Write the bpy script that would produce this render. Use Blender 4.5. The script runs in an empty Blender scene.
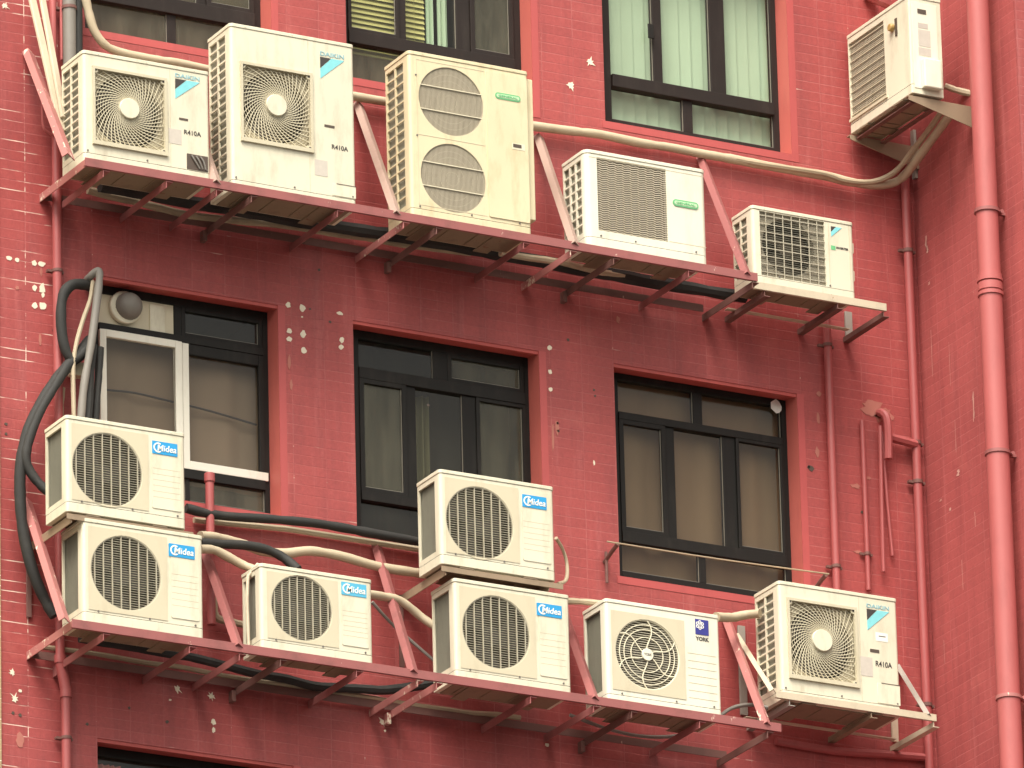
import bpy, bmesh, math, random
from mathutils import Vector, Matrix
random.seed(7)
C = bpy.context.scene.collection

# ------------------------------------------------------------------ camera model (recovered from the vanishing points)
FOC = 9348.8
RC = ((0.8815, -0.4715, -0.0240), (0.1448, 0.3184, -0.9368), (0.4494, 0.8224, 0.3489))  # rows: image right, image down, forward
_r0 = Vector(RC[0]).normalized()
_r2 = Vector(RC[2]); _r2 = (_r2 - _r0 * _r2.dot(_r0)).normalized()
_r1 = _r2.cross(_r0)
if _r1.z > 0: _r1 = -_r1
DIST = 58.4
CENTRE = Vector((0, 0, 22.0))
CAM = CENTRE - _r2 * DIST

def ray(u, v): return (_r0 * ((u - 512) / FOC) + _r1 * ((v - 384) / FOC) + _r2)
def at(u, v, y=0.0):
    d = ray(u, v); return CAM + d * ((y - CAM.y) / d.y)
def atx(u, v, x):
    d = ray(u, v); return CAM + d * ((x - CAM.x) / d.x)
def px(p):
    d = Vector(p) - CAM; z = d.dot(_r2); return (512 + FOC * d.dot(_r0) / z, 384 + FOC * d.dot(_r1) / z)

def lin(r, g, b):
    f = lambda c: (c / 255 / 12.92) if c <= 10.3 else ((c / 255 + .055) / 1.055) ** 2.4
    return (f(r), f(g), f(b), 1)

# ------------------------------------------------------------------ materials
def newmat(name):
    m = bpy.data.materials.new(name); m.use_nodes = True
    nt = m.node_tree; b = nt.nodes['Principled BSDF']
    return m, nt, b
def N(nt, t, **k):
    n = nt.nodes.new(t)
    for a, v in k.items():
        if a in n.inputs.keys(): n.inputs[a].default_value = v
        else: setattr(n, a, v)
    return n
def ramp(nt, src, p0, p1, c0=(0,0,0,1), c1=(1,1,1,1)):
    r = nt.nodes.new('ShaderNodeValToRGB'); e = r.color_ramp.elements
    e[0].position = p0; e[1].position = p1; e[0].color = c0; e[1].color = c1
    nt.links.new(src, r.inputs[0]); return r.outputs[0]
def mix(nt, fac, a, b, mode='MIX'):
    n = nt.nodes.new('ShaderNodeMix'); n.data_type = 'RGBA'; n.blend_type = mode
    L = nt.links
    for i, s in ((0, fac), (6, a), (7, b)):
        if hasattr(s, 'is_linked'): L.new(s, n.inputs[i])
        else: n.inputs[i].default_value = s
    return n.outputs[2]
def mapped(nt, scale, swap=None):
    tc = nt.nodes.new('ShaderNodeTexCoord'); mp = nt.nodes.new('ShaderNodeMapping')
    mp.inputs['Scale'].default_value = scale
    nt.links.new(tc.outputs['Object'], mp.inputs[0]); return mp.outputs[0]
def noise(nt, vec, scale, detail=4, rough=.6):
    n = nt.nodes.new('ShaderNodeTexNoise'); n.inputs['Scale'].default_value = scale
    n.inputs['Detail'].default_value = detail; n.inputs['Roughness'].default_value = rough
    nt.links.new(vec, n.inputs['Vector']); return n.outputs['Fac']
def bump(nt, b, h, strength=.3, dist=.004):
    n = nt.nodes.new('ShaderNodeBump'); n.inputs['Strength'].default_value = strength; n.inputs['Distance'].default_value = dist
    nt.links.new(h, n.inputs['Height']); nt.links.new(n.outputs[0], b.inputs['Normal'])

def worn(name, col, rough=.5, dirt=None, amount=.5, streak=True, metal=0.0, chip=None, chip_at=.66, scale=1.0):
    """painted surface: slow colour drift, dirt running down it, optional chipped spots showing another colour"""
    m, nt, b = newmat(name)
    dirt = dirt or tuple(c * .45 for c in col[:3]) + (1,)
    base = mix(nt, noise(nt, mapped(nt, (1, 1, 1)), 2.3 * scale), tuple(c * .90 for c in col[:3]) + (1,), tuple(min(1, c * 1.07) for c in col[:3]) + (1,))
    s = noise(nt, mapped(nt, (6, 6, 1.6) if streak else (3, 3, 3)), 1.9 * scale, 7, .68)
    s = ramp(nt, s, .50, .84)
    mm = nt.nodes.new('ShaderNodeMath'); mm.operation = 'MULTIPLY'; mm.inputs[1].default_value = amount
    nt.links.new(s, mm.inputs[0])
    c = mix(nt, mm.outputs[0], base, dirt)
    if chip:
        k = ramp(nt, noise(nt, mapped(nt, (1, 1, .6)), 13 * scale, 5, .7), chip_at, chip_at + .03)
        c = mix(nt, k, c, chip)
    nt.links.new(c, b.inputs['Base Color'])
    b.inputs['Roughness'].default_value = rough; b.inputs['Metallic'].default_value = metal
    bump(nt, b, noise(nt, mapped(nt, (1, 1, 1)), 60 * scale, 3), .12, .002)
    return m

RED = (.395, .066, .064, 1)
def tile_mat(name, horiz, ox, oz, base=RED, pale=(.52, .175, .165, 1), flake=(.76, .54, .45, 1), flake_lo=.66, worn_edge=None):
    """stack-bonded painted wall tiles, 227 x 65 mm; horiz = 'X' or 'Y' is the horizontal axis of the wall"""
    m, nt, b = newmat(name); L = nt.links
    tc = nt.nodes.new('ShaderNodeTexCoord'); sep = nt.nodes.new('ShaderNodeSeparateXYZ'); L.new(tc.outputs['Object'], sep.inputs[0])
    def sub(s, k):
        n = nt.nodes.new('ShaderNodeMath'); n.operation = 'SUBTRACT'; L.new(s, n.inputs[0]); n.inputs[1].default_value = k; return n.outputs[0]
    cb = nt.nodes.new('ShaderNodeCombineXYZ'); L.new(sub(sep.outputs[horiz], ox), cb.inputs[0]); L.new(sub(sep.outputs['Z'], oz), cb.inputs[1])
    # lay the courses a little unevenly
    wob = nt.nodes.new('ShaderNodeTexNoise'); wob.inputs['Scale'].default_value = 2.2; wob.inputs['Detail'].default_value = 3; L.new(cb.outputs[0], wob.inputs['Vector'])
    va = nt.nodes.new('ShaderNodeVectorMath'); va.operation = 'MULTIPLY_ADD'; L.new(wob.outputs['Color'], va.inputs[0]); va.inputs[1].default_value = (.006, .006, 0); L.new(cb.outputs[0], va.inputs[2])
    vec = va.outputs[0]
    br = nt.nodes.new('ShaderNodeTexBrick'); br.offset = 0; br.squash = 1; br.offset_frequency = 2
    L.new(vec, br.inputs['Vector'])
    br.inputs['Scale'].default_value = 1; br.inputs['Brick Width'].default_value = .227; br.inputs['Row Height'].default_value = .0650
    br.inputs['Mortar Size'].default_value = .0036; br.inputs['Mortar Smooth'].default_value = .25; br.inputs['Bias'].default_value = 0
    br.inputs['Color1'].default_value = (.91, .90, .90, 1); br.inputs['Color2'].default_value = (1.0, 1.0, 1.0, 1); br.inputs['Mortar'].default_value = (.97, .97, .97, 1)
    n1 = noise(nt, vec, .9, 5, .6)
    big = mix(nt, n1, tuple(c * .86 for c in base[:3]) + (1,), (base[0] * 1.12, base[1] * 1.25, base[2] * 1.2, 1))
    c = mix(nt, 1.0, big, br.outputs['Color'], 'MULTIPLY')
    # soot and rain streaks
    mp = nt.nodes.new('ShaderNodeMapping'); mp.inputs['Scale'].default_value = (5.5, .55, 1); L.new(cb.outputs[0], mp.inputs[0])
    st = ramp(nt, noise(nt, mp.outputs[0], 1.6, 8, .7), .48, .78)
    k = nt.nodes.new('ShaderNodeMath'); k.operation = 'MULTIPLY'; k.inputs[1].default_value = .62; L.new(st, k.inputs[0])
    c = mix(nt, k.outputs[0], c, (.20, .042, .045, 1))
    mp2 = nt.nodes.new('ShaderNodeMapping'); mp2.inputs['Scale'].default_value = (9, .7, 1); mp2.inputs['Location'].default_value = (4, 7, 2); L.new(cb.outputs[0], mp2.inputs[0])
    st2 = ramp(nt, noise(nt, mp2.outputs[0], 1.3, 8, .72), .55, .84)
    k2 = nt.nodes.new('ShaderNodeMath'); k2.operation = 'MULTIPLY'; k2.inputs[1].default_value = .6; L.new(st2, k2.inputs[0])
    c = mix(nt, k2.outputs[0], c, (.53, .16, .15, 1))
    # joints: mostly painted over, pale where the paint has gone
    j1 = ramp(nt, noise(nt, vec, 3.1, 5, .65), .36, .66)
    jm = nt.nodes.new('ShaderNodeMath'); jm.operation = 'MULTIPLY'; L.new(j1, jm.inputs[0]); L.new(br.outputs['Fac'], jm.inputs[1])
    jk = nt.nodes.new('ShaderNodeMath'); jk.operation = 'MULTIPLY'; jk.inputs[1].default_value = .40; L.new(jm.outputs[0], jk.inputs[0])
    c = mix(nt, jk.outputs[0], c, pale)
    mp3 = nt.nodes.new('ShaderNodeMapping'); mp3.inputs['Scale'].default_value = (2.2, 14, 1); L.new(cb.outputs[0], mp3.inputs[0])
    j2 = ramp(nt, noise(nt, mp3.outputs[0], 1.0, 4, .6), flake_lo, flake_lo + .07)
    if worn_edge:      # paint is most worn beside the left corner of the facade
        a, d = worn_edge
        g = nt.nodes.new('ShaderNodeMapRange'); L.new(sep.outputs[horiz], g.inputs[0])
        g.inputs[1].default_value = a; g.inputs[2].default_value = a + d; g.inputs[3].default_value = .125; g.inputs[4].default_value = 0
        ad = nt.nodes.new('ShaderNodeMath'); ad.operation = 'ADD'; L.new(noise(nt, mp3.outputs[0], 1.0, 4, .6), ad.inputs[0]); L.new(g.outputs[0], ad.inputs[1])
        j2 = ramp(nt, ad.outputs[0], flake_lo, flake_lo + .07)
    jf = nt.nodes.new('ShaderNodeMath'); jf.operation = 'MULTIPLY'; L.new(j2, jf.inputs[0]); L.new(br.outputs['Fac'], jf.inputs[1])
    c = mix(nt, jf.outputs[0], c, flake)
    gr = noise(nt, vec, 42, 6, .8); c = mix(nt, .55, c, mix(nt, ramp(nt, gr, .3, .72), (.62, .60, .60, 1), (1.18, 1.22, 1.2, 1)), 'MULTIPLY')
    blot = ramp(nt, noise(nt, vec, 2.6, 7, .7), .56, .74)
    kb = nt.nodes.new('ShaderNodeMath'); kb.operation = 'MULTIPLY'; kb.inputs[1].default_value = .35; L.new(blot, kb.inputs[0])
    c = mix(nt, kb.outputs[0], c, (.53, .150, .125, 1))
    # small scuffs
    sc = ramp(nt, noise(nt, vec, 16, 6, .75), .735, .765)
    c = mix(nt, sc, c, (.58, .30, .23, 1))
    L.new(c, b.inputs['Base Color']); b.inputs['Roughness'].default_value = .55
    inv = nt.nodes.new('ShaderNodeMath'); inv.operation = 'SUBTRACT'; inv.inputs[0].default_value = 1; L.new(br.outputs['Fac'], inv.inputs[1])
    nz = nt.nodes.new('ShaderNodeMath'); nz.operation = 'MULTIPLY_ADD'; nz.inputs[1].default_value = .5; L.new(noise(nt, vec, 9, 4), nz.inputs[0]); L.new(inv.outputs[0], nz.inputs[2])
    bump(nt, b, nz.outputs[0], .55, .004)
    return m

def glass_mat(name, tint, dust=.08, dustcol=(.30, .27, .20, 1)):
    m, nt, b = newmat(name); L = nt.links
    nt.nodes.remove(b); out = nt.nodes['Material Output']
    tr = N(nt, 'ShaderNodeBsdfTransparent', Color=tint); gl = N(nt, 'ShaderNodeBsdfGlossy', Roughness=.04)
    df = N(nt, 'ShaderNodeBsdfDiffuse', Color=dustcol)
    lw = nt.nodes.new('ShaderNodeLayerWeight'); pw = nt.nodes.new('ShaderNodeMath'); pw.operation = 'POWER'; pw.inputs[1].default_value = 4.0; L.new(lw.outputs['Facing'], pw.inputs[0])
    fr = nt.nodes.new('ShaderNodeMath'); fr.operation = 'MULTIPLY_ADD'; fr.inputs[1].default_value = .90; fr.inputs[2].default_value = .035; L.new(pw.outputs[0], fr.inputs[0])
    m1 = nt.nodes.new('ShaderNodeMixShader'); L.new(fr.outputs[0], m1.inputs[0]); L.new(tr.outputs[0], m1.inputs[1]); L.new(gl.outputs[0], m1.inputs[2])
    m2 = nt.nodes.new('ShaderNodeMixShader')
    mp = mapped(nt, (3, 3, .7)); d = ramp(nt, noise(nt, mp, 2.5, 6, .7), .30, .80, (dust * .5,) * 3 + (1,), (dust * 2.2,) * 3 + (1,))
    L.new(d, m2.inputs[0]); L.new(m1.outputs[0], m2.inputs[1]); L.new(df.outputs[0], m2.inputs[2]); L.new(m2.outputs[0], out.inputs[0])
    return m

CREAM = (.70, .65, .50, 1)
CREAM_DIRT = (.34, .27, .17, 1)
M = {}
M['cream'] = worn('cream_paint', CREAM, .42, CREAM_DIRT, .55, chip=(.32, .19, .10, 1), chip_at=.74)
M['white'] = worn('pale_cream_paint', (.77, .73, .59, 1), .40, CREAM_DIRT, .32, chip=(.34, .20, .11, 1), chip_at=.755)
M['yellowed'] = worn('yellowed_cream_paint', (.69, .60, .395, 1), .45, (.47, .30, .13, 1), .65, chip=(.32, .19, .10, 1), chip_at=.735)
M['groove'] = worn('shallow_groove_paint', (.56, .49, .35, 1), .5)
M['grille_mid'] = worn('greyed_grille_wire', (.43, .39, .295, 1), .5, (.26, .21, .14, 1), .3)
M['beige'] = worn('beige_grille_panel', (.60, .53, .38, 1), .5, (.34, .26, .15, 1), .25)
M['grille'] = worn('cream_grille_wire', (.58, .52, .375, 1), .45, (.36, .28, .16, 1), .35)
M['grille_white'] = worn('pale_grille_wire', (.74, .68, .51, 1), .45, (.36, .28, .16, 1), .25)
M['grille_beige'] = worn('dull_beige_grille_wire', (.42, .365, .27, 1), .5, (.26, .21, .14, 1), .25)
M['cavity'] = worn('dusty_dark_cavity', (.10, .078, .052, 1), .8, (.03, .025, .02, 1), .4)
M['fan'] = worn('dusty_grey_fan', (.15, .135, .12, 1), .6, (.08, .06, .04, 1), .4)
M['fins_pale'] = worn('pale_coil_fins', (.36, .335, .26, 1), .55, (.12, .10, .08, 1), .6)
M['fins'] = worn('grey_coil_fins', (.20, .19, .145, 1), .55, (.10, .09, .07, 1), .6)
M['base'] = worn('grimy_shaded_base_pan', (.25, .185, .12, 1), .7, (.10, .068, .048, 1), .7, streak=False, chip=(.20, .09, .05, 1), chip_at=.64)  # brown pan, darkened to paint in the shade under the units
M['red_steel'] = worn('weathered_red_steel', (.31, .098, .092, 1), .6, (.13, .055, .047, 1), .75, streak=False, chip=(.60, .42, .34, 1), chip_at=.665)
M['red_steel_light'] = worn('sun_faded_red_steel', (.42, .155, .142, 1), .55, (.30, .12, .10, 1), .35, streak=False, chip=(.70, .60, .46, 1), chip_at=.60)
M['rust_steel'] = worn('dark_rusty_steel', (.17, .075, .062, 1), .7, (.06, .035, .030, 1), .6, streak=False, chip=(.42, .25, .20, 1), chip_at=.69)
M['cream_steel'] = worn('dirty_cream_steel', (.58, .49, .36, 1), .55, (.24, .18, .12, 1), .55, streak=False, chip=(.30, .17, .10, 1), chip_at=.66)
M['faded_steel'] = worn('faded_pinkish_grey_steel', (.40, .27, .22, 1), .6, (.20, .13, .10, 1), .6, streak=False, chip=(.60, .50, .40, 1), chip_at=.66)
M['brown_steel'] = worn('brown_grimy_steel', (.30, .215, .14, 1), .6, (.12, .085, .06, 1), .6, streak=False, chip=(.52, .43, .32, 1), chip_at=.70)
M['grey_steel'] = worn('grey_galvanised_steel', (.36, .33, .285, 1), .5, (.15, .13, .11, 1), .5, metal=.2)
M['red_pipe'] = worn('red_pipe_paint', (.37, .082, .080, 1), .45, (.26, .065, .055, 1), .45, chip=(.70, .48, .38, 1), chip_at=.71)
M['big_pipe'] = worn('salmon_red_pipe_paint', (.43, .105, .100, 1), .45, (.28, .065, .062, 1), .55, chip=(.74, .50, .40, 1), chip_at=.745)
M['cream_wrap'] = worn('cream_pipe_wrap', (.47, .385, .265, 1), .65, (.27, .195, .12, 1), .55, streak=False)
M['tan_wrap'] = worn('tan_pipe_wrap', (.40, .31, .205, 1), .65, (.18, .13, .085, 1), .6, streak=False)
M['black_wrap'] = worn('black_foam_wrap', (.020, .019, .017, 1), .75, (.055, .050, .043, 1), .5, streak=False)
M['grey_wrap'] = worn('grey_pipe_wrap', (.21, .19, .165, 1), .55, (.09, .08, .07, 1), .5)
M['frame'] = worn('black_window_frame', (.014, .0125, .011, 1), .55, (.05, .043, .035, 1), .4)
M['frame_brown'] = worn('dark_brown_window_frame', (.022, .016, .014, 1), .55, (.06, .048, .040, 1), .4)
M['frame_edge'] = worn('dust_and_glint_edge', (.21, .19, .155, 1), .5, (.08, .07, .06, 1), .5)  # pale edge: dust plus a painted reflection on the glazing beads
M['frame_white'] = worn('white_window_frame', (.80, .76, .65, 1), .45, (.35, .29, .2, 1), .35)
M['glass'] = glass_mat('window_glass', (.97, .965, .93, 1), .02, (.30, .25, .17, 1))
M['glass_dusty'] = glass_mat('dusty_window_glass', (.55, .56, .48, 1), .22, (.23, .215, .155, 1))
M['glass_dark'] = glass_mat('dark_window_glass', (.40, .42, .40, 1), .06, (.2, .19, .15, 1))
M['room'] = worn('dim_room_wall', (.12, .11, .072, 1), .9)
M['brown_cloth'] = worn('brown_curtain_cloth', (.160, .100, .052, 1), .85, (.115, .072, .038, 1), .4)
M['taupe_cloth'] = worn('taupe_curtain_cloth', (.20, .145, .098, 1), .85, (.13, .095, .065, 1), .3)
M['green_blind'] = worn('pale_green_blind', (.40, .53, .38, 1), .7, (.34, .46, .33, 1), .4)
M['yellow_blind'] = worn('yellow_green_blind', (.42, .41, .15, 1), .7, (.34, .33, .12, 1), .3)
M['olive_cloth'] = worn('olive_curtain_cloth', (.12, .115, .055, 1), .85)
M['room_dark_sheet'] = worn('painted_room_dark', (.045, .042, .028, 1), .85, (.025, .023, .016, 1), .5)  # sheet colour that paints in the dimness of the room
M['pink_cloth'] = worn('pink_red_cloth', (.56, .20, .17, 1), .85)
M['scuff'] = worn('pale_scuffed_paint', (.60, .34, .28, 1), .8, (.46, .16, .14, 1), .7)
M['rust_smear'] = worn('rusty_smeared_paint', (.43, .155, .120, 1), .8, (.34, .085, .07, 1), .7, streak=False)
M['margin'] = worn('plain_red_margin_paint', (.44, .078, .075, 1), .55, (.28, .05, .05, 1), .5, chip=(.62, .36, .28, 1), chip_at=.70)
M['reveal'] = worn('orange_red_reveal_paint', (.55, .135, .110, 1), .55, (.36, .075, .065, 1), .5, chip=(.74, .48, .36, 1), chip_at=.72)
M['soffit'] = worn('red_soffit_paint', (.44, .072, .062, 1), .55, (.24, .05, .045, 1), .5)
M['plaster'] = worn('bare_plaster', (.80, .70, .55, 1), .9, streak=False)
M['rubber'] = worn('black_rubber', (.03, .03, .03, 1), .6)
M['street'] = worn('grey_asphalt', (.055, .053, .050, 1), .9, streak=False)
M['paving'] = worn('grey_paving', (.26, .25, .23, 1), .9, streak=False)
for k in ('frame', 'frame_brown'): M[k].node_tree.nodes['Principled BSDF'].inputs['Specular IOR Level'].default_value = .22
def plain(name, col, rough=.5):
    m, nt, b = newmat(name); b.inputs['Base Color'].default_value = col; b.inputs['Roughness'].default_value = rough
    c = mix(nt, noise(nt, mapped(nt, (1, 1, 1)), 25, 4), tuple(x * .86 for x in col[:3]) + (1,), tuple(min(1, x * 1.1) for x in col[:3]) + (1,))
    nt.links.new(c, b.inputs['Base Color']); return m
M['cyan'] = plain('cyan_print', (.22, .60, .64, 1))
M['blue'] = plain('bright_blue_print', (.018, .30, .62, 1))
M['blue_faded'] = plain('faded_blue_print', (.09, .42, .62, 1))
M['navy'] = plain('navy_blue_print', (.032, .035, .235, 1))
M['ink'] = plain('black_ink', (.045, .038, .035, 1))
M['blue_ink'] = plain('blue_grey_ink', (.28, .47, .50, 1))
M['print_white'] = plain('white_print', (.84, .82, .76, 1))
M['green'] = plain('green_print', (.14, .46, .20, 1))
M['green_light'] = plain('pale_green_print', (.50, .68, .42, 1))
M['sticker'] = plain('grey_label_paper', (.52, .46, .40, 1))
M['sticker_lilac'] = plain('lilac_label_paper', (.56, .50, .43, 1))
M['sticker_white'] = plain('white_label_paper', (.82, .80, .72, 1))
M['orange'] = plain('amber_plastic', (.42, .26, .085, 1))
M['slot'] = plain('dark_recess_shade', (.085, .060, .045, 1))  # flat dark colour painted as the shade inside holes, gaps and recesses

# ------------------------------------------------------------------ mesh builder
class MB:
    def __init__(s): s.v = []; s.f = []; s.mi = []; s.m = 0
    def add(s, vs, fs):
        k = len(s.v); s.v += [tuple(v) for v in vs]
        for f in fs: s.f.append([k + i for i in f]); s.mi.append(s.m)
    def box(s, x0, x1, y0, y1, z0, z1):
        if x0 > x1: x0, x1 = x1, x0
        if y0 > y1: y0, y1 = y1, y0
        if z0 > z1: z0, z1 = z1, z0
        s.add([(x0,y0,z0),(x1,y0,z0),(x1,y1,z0),(x0,y1,z0),(x0,y0,z1),(x1,y0,z1),(x1,y1,z1),(x0,y1,z1)],
              [(0,3,2,1),(4,5,6,7),(0,1,5,4),(1,2,6,5),(2,3,7,6),(3,0,4,7)]); return s
    def bar(s, p, q, w, h, up=(0,0,1), off=(0,0)):
        """box along p>q: w across (side), h along up; off shifts in (side, up)"""
        p = Vector(p); q = Vector(q); d = (q - p).normalized(); up = Vector(up)
        sd = d.cross(up)
        if sd.length < 1e-4: sd = d.cross(Vector((1, 0, 0)))
        sd.normalize(); u = sd.cross(d).normalized()
        o = sd * off[0] + u * off[1]
        vs = []
        for e in (p, q):
            for a, b in ((-1,-1),(1,-1),(1,1),(-1,1)): vs.append(e + o + sd * (a * w / 2) + u * (b * h / 2))
        s.add(vs, [(0,1,2,3),(7,6,5,4),(0,4,5,1),(1,5,6,2),(2,6,7,3),(3,7,4,0)]); return s
    def angle(s, p, q, w, t=.006, up=(0,0,1), flip=1):
        """steel angle along p>q: an upright flange and a flange across its lower edge"""
        s.bar(p, q, t, w, up)
        s.bar(p, q, w - t, t, up, (flip * w / 2, -w / 2 + t / 2 )); return s
    def tube(s, pts, r, n=8, smooth=3, cap=True):
        pts = [Vector(p) for p in pts]
        if smooth > 1 and len(pts) > 2:
            out = []; P = [pts[0] * 2 - pts[1]] + pts + [pts[-1] * 2 - pts[-2]]
            for i in range(1, len(P) - 2):
                a, b, c, d = P[i-1:i+3]
                for j in range(smooth):
                    t = j / smooth
                    out.append(.5 * ((2*b) + (c-a)*t + (2*a-5*b+4*c-d)*t*t + (3*b-a-3*c+d)*t**3))
            out.append(pts[-1]); pts = out
        d0 = (pts[1] - pts[0]).normalized()
        nrm = d0.orthogonal().normalized(); vs = []
        for i, p in enumerate(pts):
            d = (pts[min(i+1, len(pts)-1)] - pts[max(i-1, 0)]).normalized()
            nrm = (nrm - d * nrm.dot(d)).normalized(); bi = d.cross(nrm)
            rr = r[i] if isinstance(r, list) else r
            for k in range(n):
                a = 2 * math.pi * k / n; vs.append(p + (nrm * math.cos(a) + bi * math.sin(a)) * rr)
        fs = []
        for i in range(len(pts) - 1):
            for k in range(n): fs.append((i*n+k, i*n+(k+1) % n, (i+1)*n+(k+1) % n, (i+1)*n+k))
        if cap: fs.append(tuple(range(n-1, -1, -1))); fs.append(tuple((len(pts)-1)*n + k for k in range(n)))
        s.add(vs, fs); return s
    def prism(s, outline, y0, y1):
        """outline [(x,z)] counter-clockwise seen from -y, extruded from y0 (front) to y1"""
        n = len(outline); vs = [(x, y0, z) for x, z in outline] + [(x, y1, z) for x, z in outline]
        fs = [tuple(range(n)), tuple(range(2*n-1, n-1, -1))] + [(i, n+i, n+(i+1) % n, (i+1) % n) for i in range(n)]
        s.add(vs, fs); return s
    def disc(s, cx, cz, r, y0, y1, n=32, rz=None):
        return s.prism([(cx + r*math.cos(2*math.pi*i/n), cz + (rz or r)*math.sin(2*math.pi*i/n)) for i in range(n)], y0, y1)
    def ring(s, cx, cz, r, w, y0, y1, n=48, a0=0, a1=2*math.pi):
        """flat ring of width w"""
        full = abs(a1 - a0 - 2*math.pi) < 1e-6; k = n if full else n + 1
        vs = []
        for i in range(k):
            a = a0 + (a1 - a0) * i / n
            for rr, y in ((r - w/2, y0), (r + w/2, y0), (r + w/2, y1), (r - w/2, y1)): vs.append((cx + rr*math.cos(a), y, cz + rr*math.sin(a)))
        fs = []
        for i in range(n):
            a, b = i*4, ((i+1) % k)*4
            for j in range(4): fs.append((a+j, b+j, b+(j+1) % 4, a+(j+1) % 4))
        s.add(vs, fs); return s
    def hole_plate(s, x0, x1, z0, z1, cx, cz, r, y0, y1, n=56):
        """front plate at y0 with a round hole whose lip runs back to y1"""
        an = sorted([2*math.pi*i/n for i in range(n)] + [math.atan2(z-cz, x-cx) % (2*math.pi) for x in (x0, x1) for z in (z0, z1)])
        vs = []
        for a in an:
            c, d = math.cos(a), math.sin(a)
            t = min([((x1 if c > 0 else x0) - cx)/c if abs(c) > 1e-9 else 1e9, ((z1 if d > 0 else z0) - cz)/d if abs(d) > 1e-9 else 1e9])
            vs += [(cx + r*c, y0, cz + r*d), (cx + t*c, y0, cz + t*d), (cx + r*c, y1, cz + r*d)]
        fs = []; k = len(an)
        for i in range(k):
            a, b = 3*i, 3*((i+1) % k)
            fs.append((a, a+1, b+1, b)); fs.append((a+2, a, b, b+2))
        s.add(vs, fs); return s
    def wire(s, pts, w, y):
        """flat wire of width w laid along [(x,z)] at depth y, w deep"""
        vs = []; n = len(pts)
        for i, (x, z) in enumerate(pts):
            a = pts[max(i-1, 0)]; b = pts[min(i+1, n-1)]
            dx, dz = b[0]-a[0], b[1]-a[1]; l = math.hypot(dx, dz) or 1
            nx, nz = -dz/l*w/2, dx/l*w/2
            vs += [(x+nx, y, z+nz), (x-nx, y, z-nz), (x-nx, y+w, z-nz), (x+nx, y+w, z+nz)]
        fs = [(3,2,1,0), (4*n-4, 4*n-3, 4*n-2, 4*n-1)]
        for i in range(n-1):
            for j in range(4): fs.append((4*i+j, 4*i+(j+1) % 4, 4*i+4+(j+1) % 4, 4*i+4+j))
        s.add(vs, fs); return s
    def build(s, name, mats, parent=None, smooth=True, bevel=0):
        me = bpy.data.meshes.new(name); me.from_pydata(s.v, [], s.f)
        if not isinstance(mats, (list, tuple)): mats = [mats]
        for m in mats: me.materials.append(m)
        me.polygons.foreach_set('material_index', s.mi)
        bm = bmesh.new(); bm.from_mesh(me); bmesh.ops.remove_doubles(bm, verts=bm.verts, dist=2e-5)
        bmesh.ops.recalc_face_normals(bm, faces=bm.faces); bm.to_mesh(me); bm.free()
        if smooth:
            me.polygons.foreach_set('use_smooth', [True] * len(me.polygons)); me.set_sharp_from_angle(angle=math.radians(38))
        o = bpy.data.objects.new(name, me); C.objects.link(o)
        if parent: o.parent = parent
        if bevel:
            b = o.modifiers.new('edges', 'BEVEL'); b.width = bevel; b.segments = 2; b.limit_method = 'ANGLE'; b.angle_limit = math.radians(50)
        return o

def tag(o, label, cat, group=None, kind=None):
    if label: o['label'] = label
    if cat: o['category'] = cat
    if group: o['group'] = group
    if kind: o['kind'] = kind
    return o
def empty(name, loc, rz=0):
    o = bpy.data.objects.new(name, None); C.objects.link(o); o.location = loc; o.rotation_euler = (0, 0, rz); o.empty_display_size = .1; return o

_txt = {}
def lettering(text, x0, x1, z0, z1, y, m, parent, name='lettering', bold=.02, shear=0, slope=0):
    """raised letters filling x0..x1, z0..z1 on a face that looks towards -y"""
    cu = bpy.data.curves.new(name, 'FONT'); cu.body = text; cu.extrude = .004; cu.offset = bold; cu.shear = shear; cu.size = 1; cu.resolution_u = 3
    t = bpy.data.objects.new('tmp', cu); C.objects.link(t)
    dg = bpy.context.evaluated_depsgraph_get(); me = bpy.data.meshes.new_from_object(t.evaluated_get(dg))
    bpy.data.objects.remove(t); bpy.data.curves.remove(cu)
    xs = [v.co.x for v in me.vertices]; zs = [v.co.y for v in me.vertices]
    a, b, c, d = min(xs), max(xs), min(zs), max(zs)
    for v in me.vertices:
        p = v.co.copy()
        v.co = (x0 + (p.x - a)/(b - a)*(x1 - x0), y - p.z*.25, z0 + (p.y - c)/(d - c)*(z1 - z0))
    me.name = name; me.materials.clear(); me.materials.append(m)
    o = bpy.data.objects.new(name, me); C.objects.link(o); o.parent = parent; return o

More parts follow.
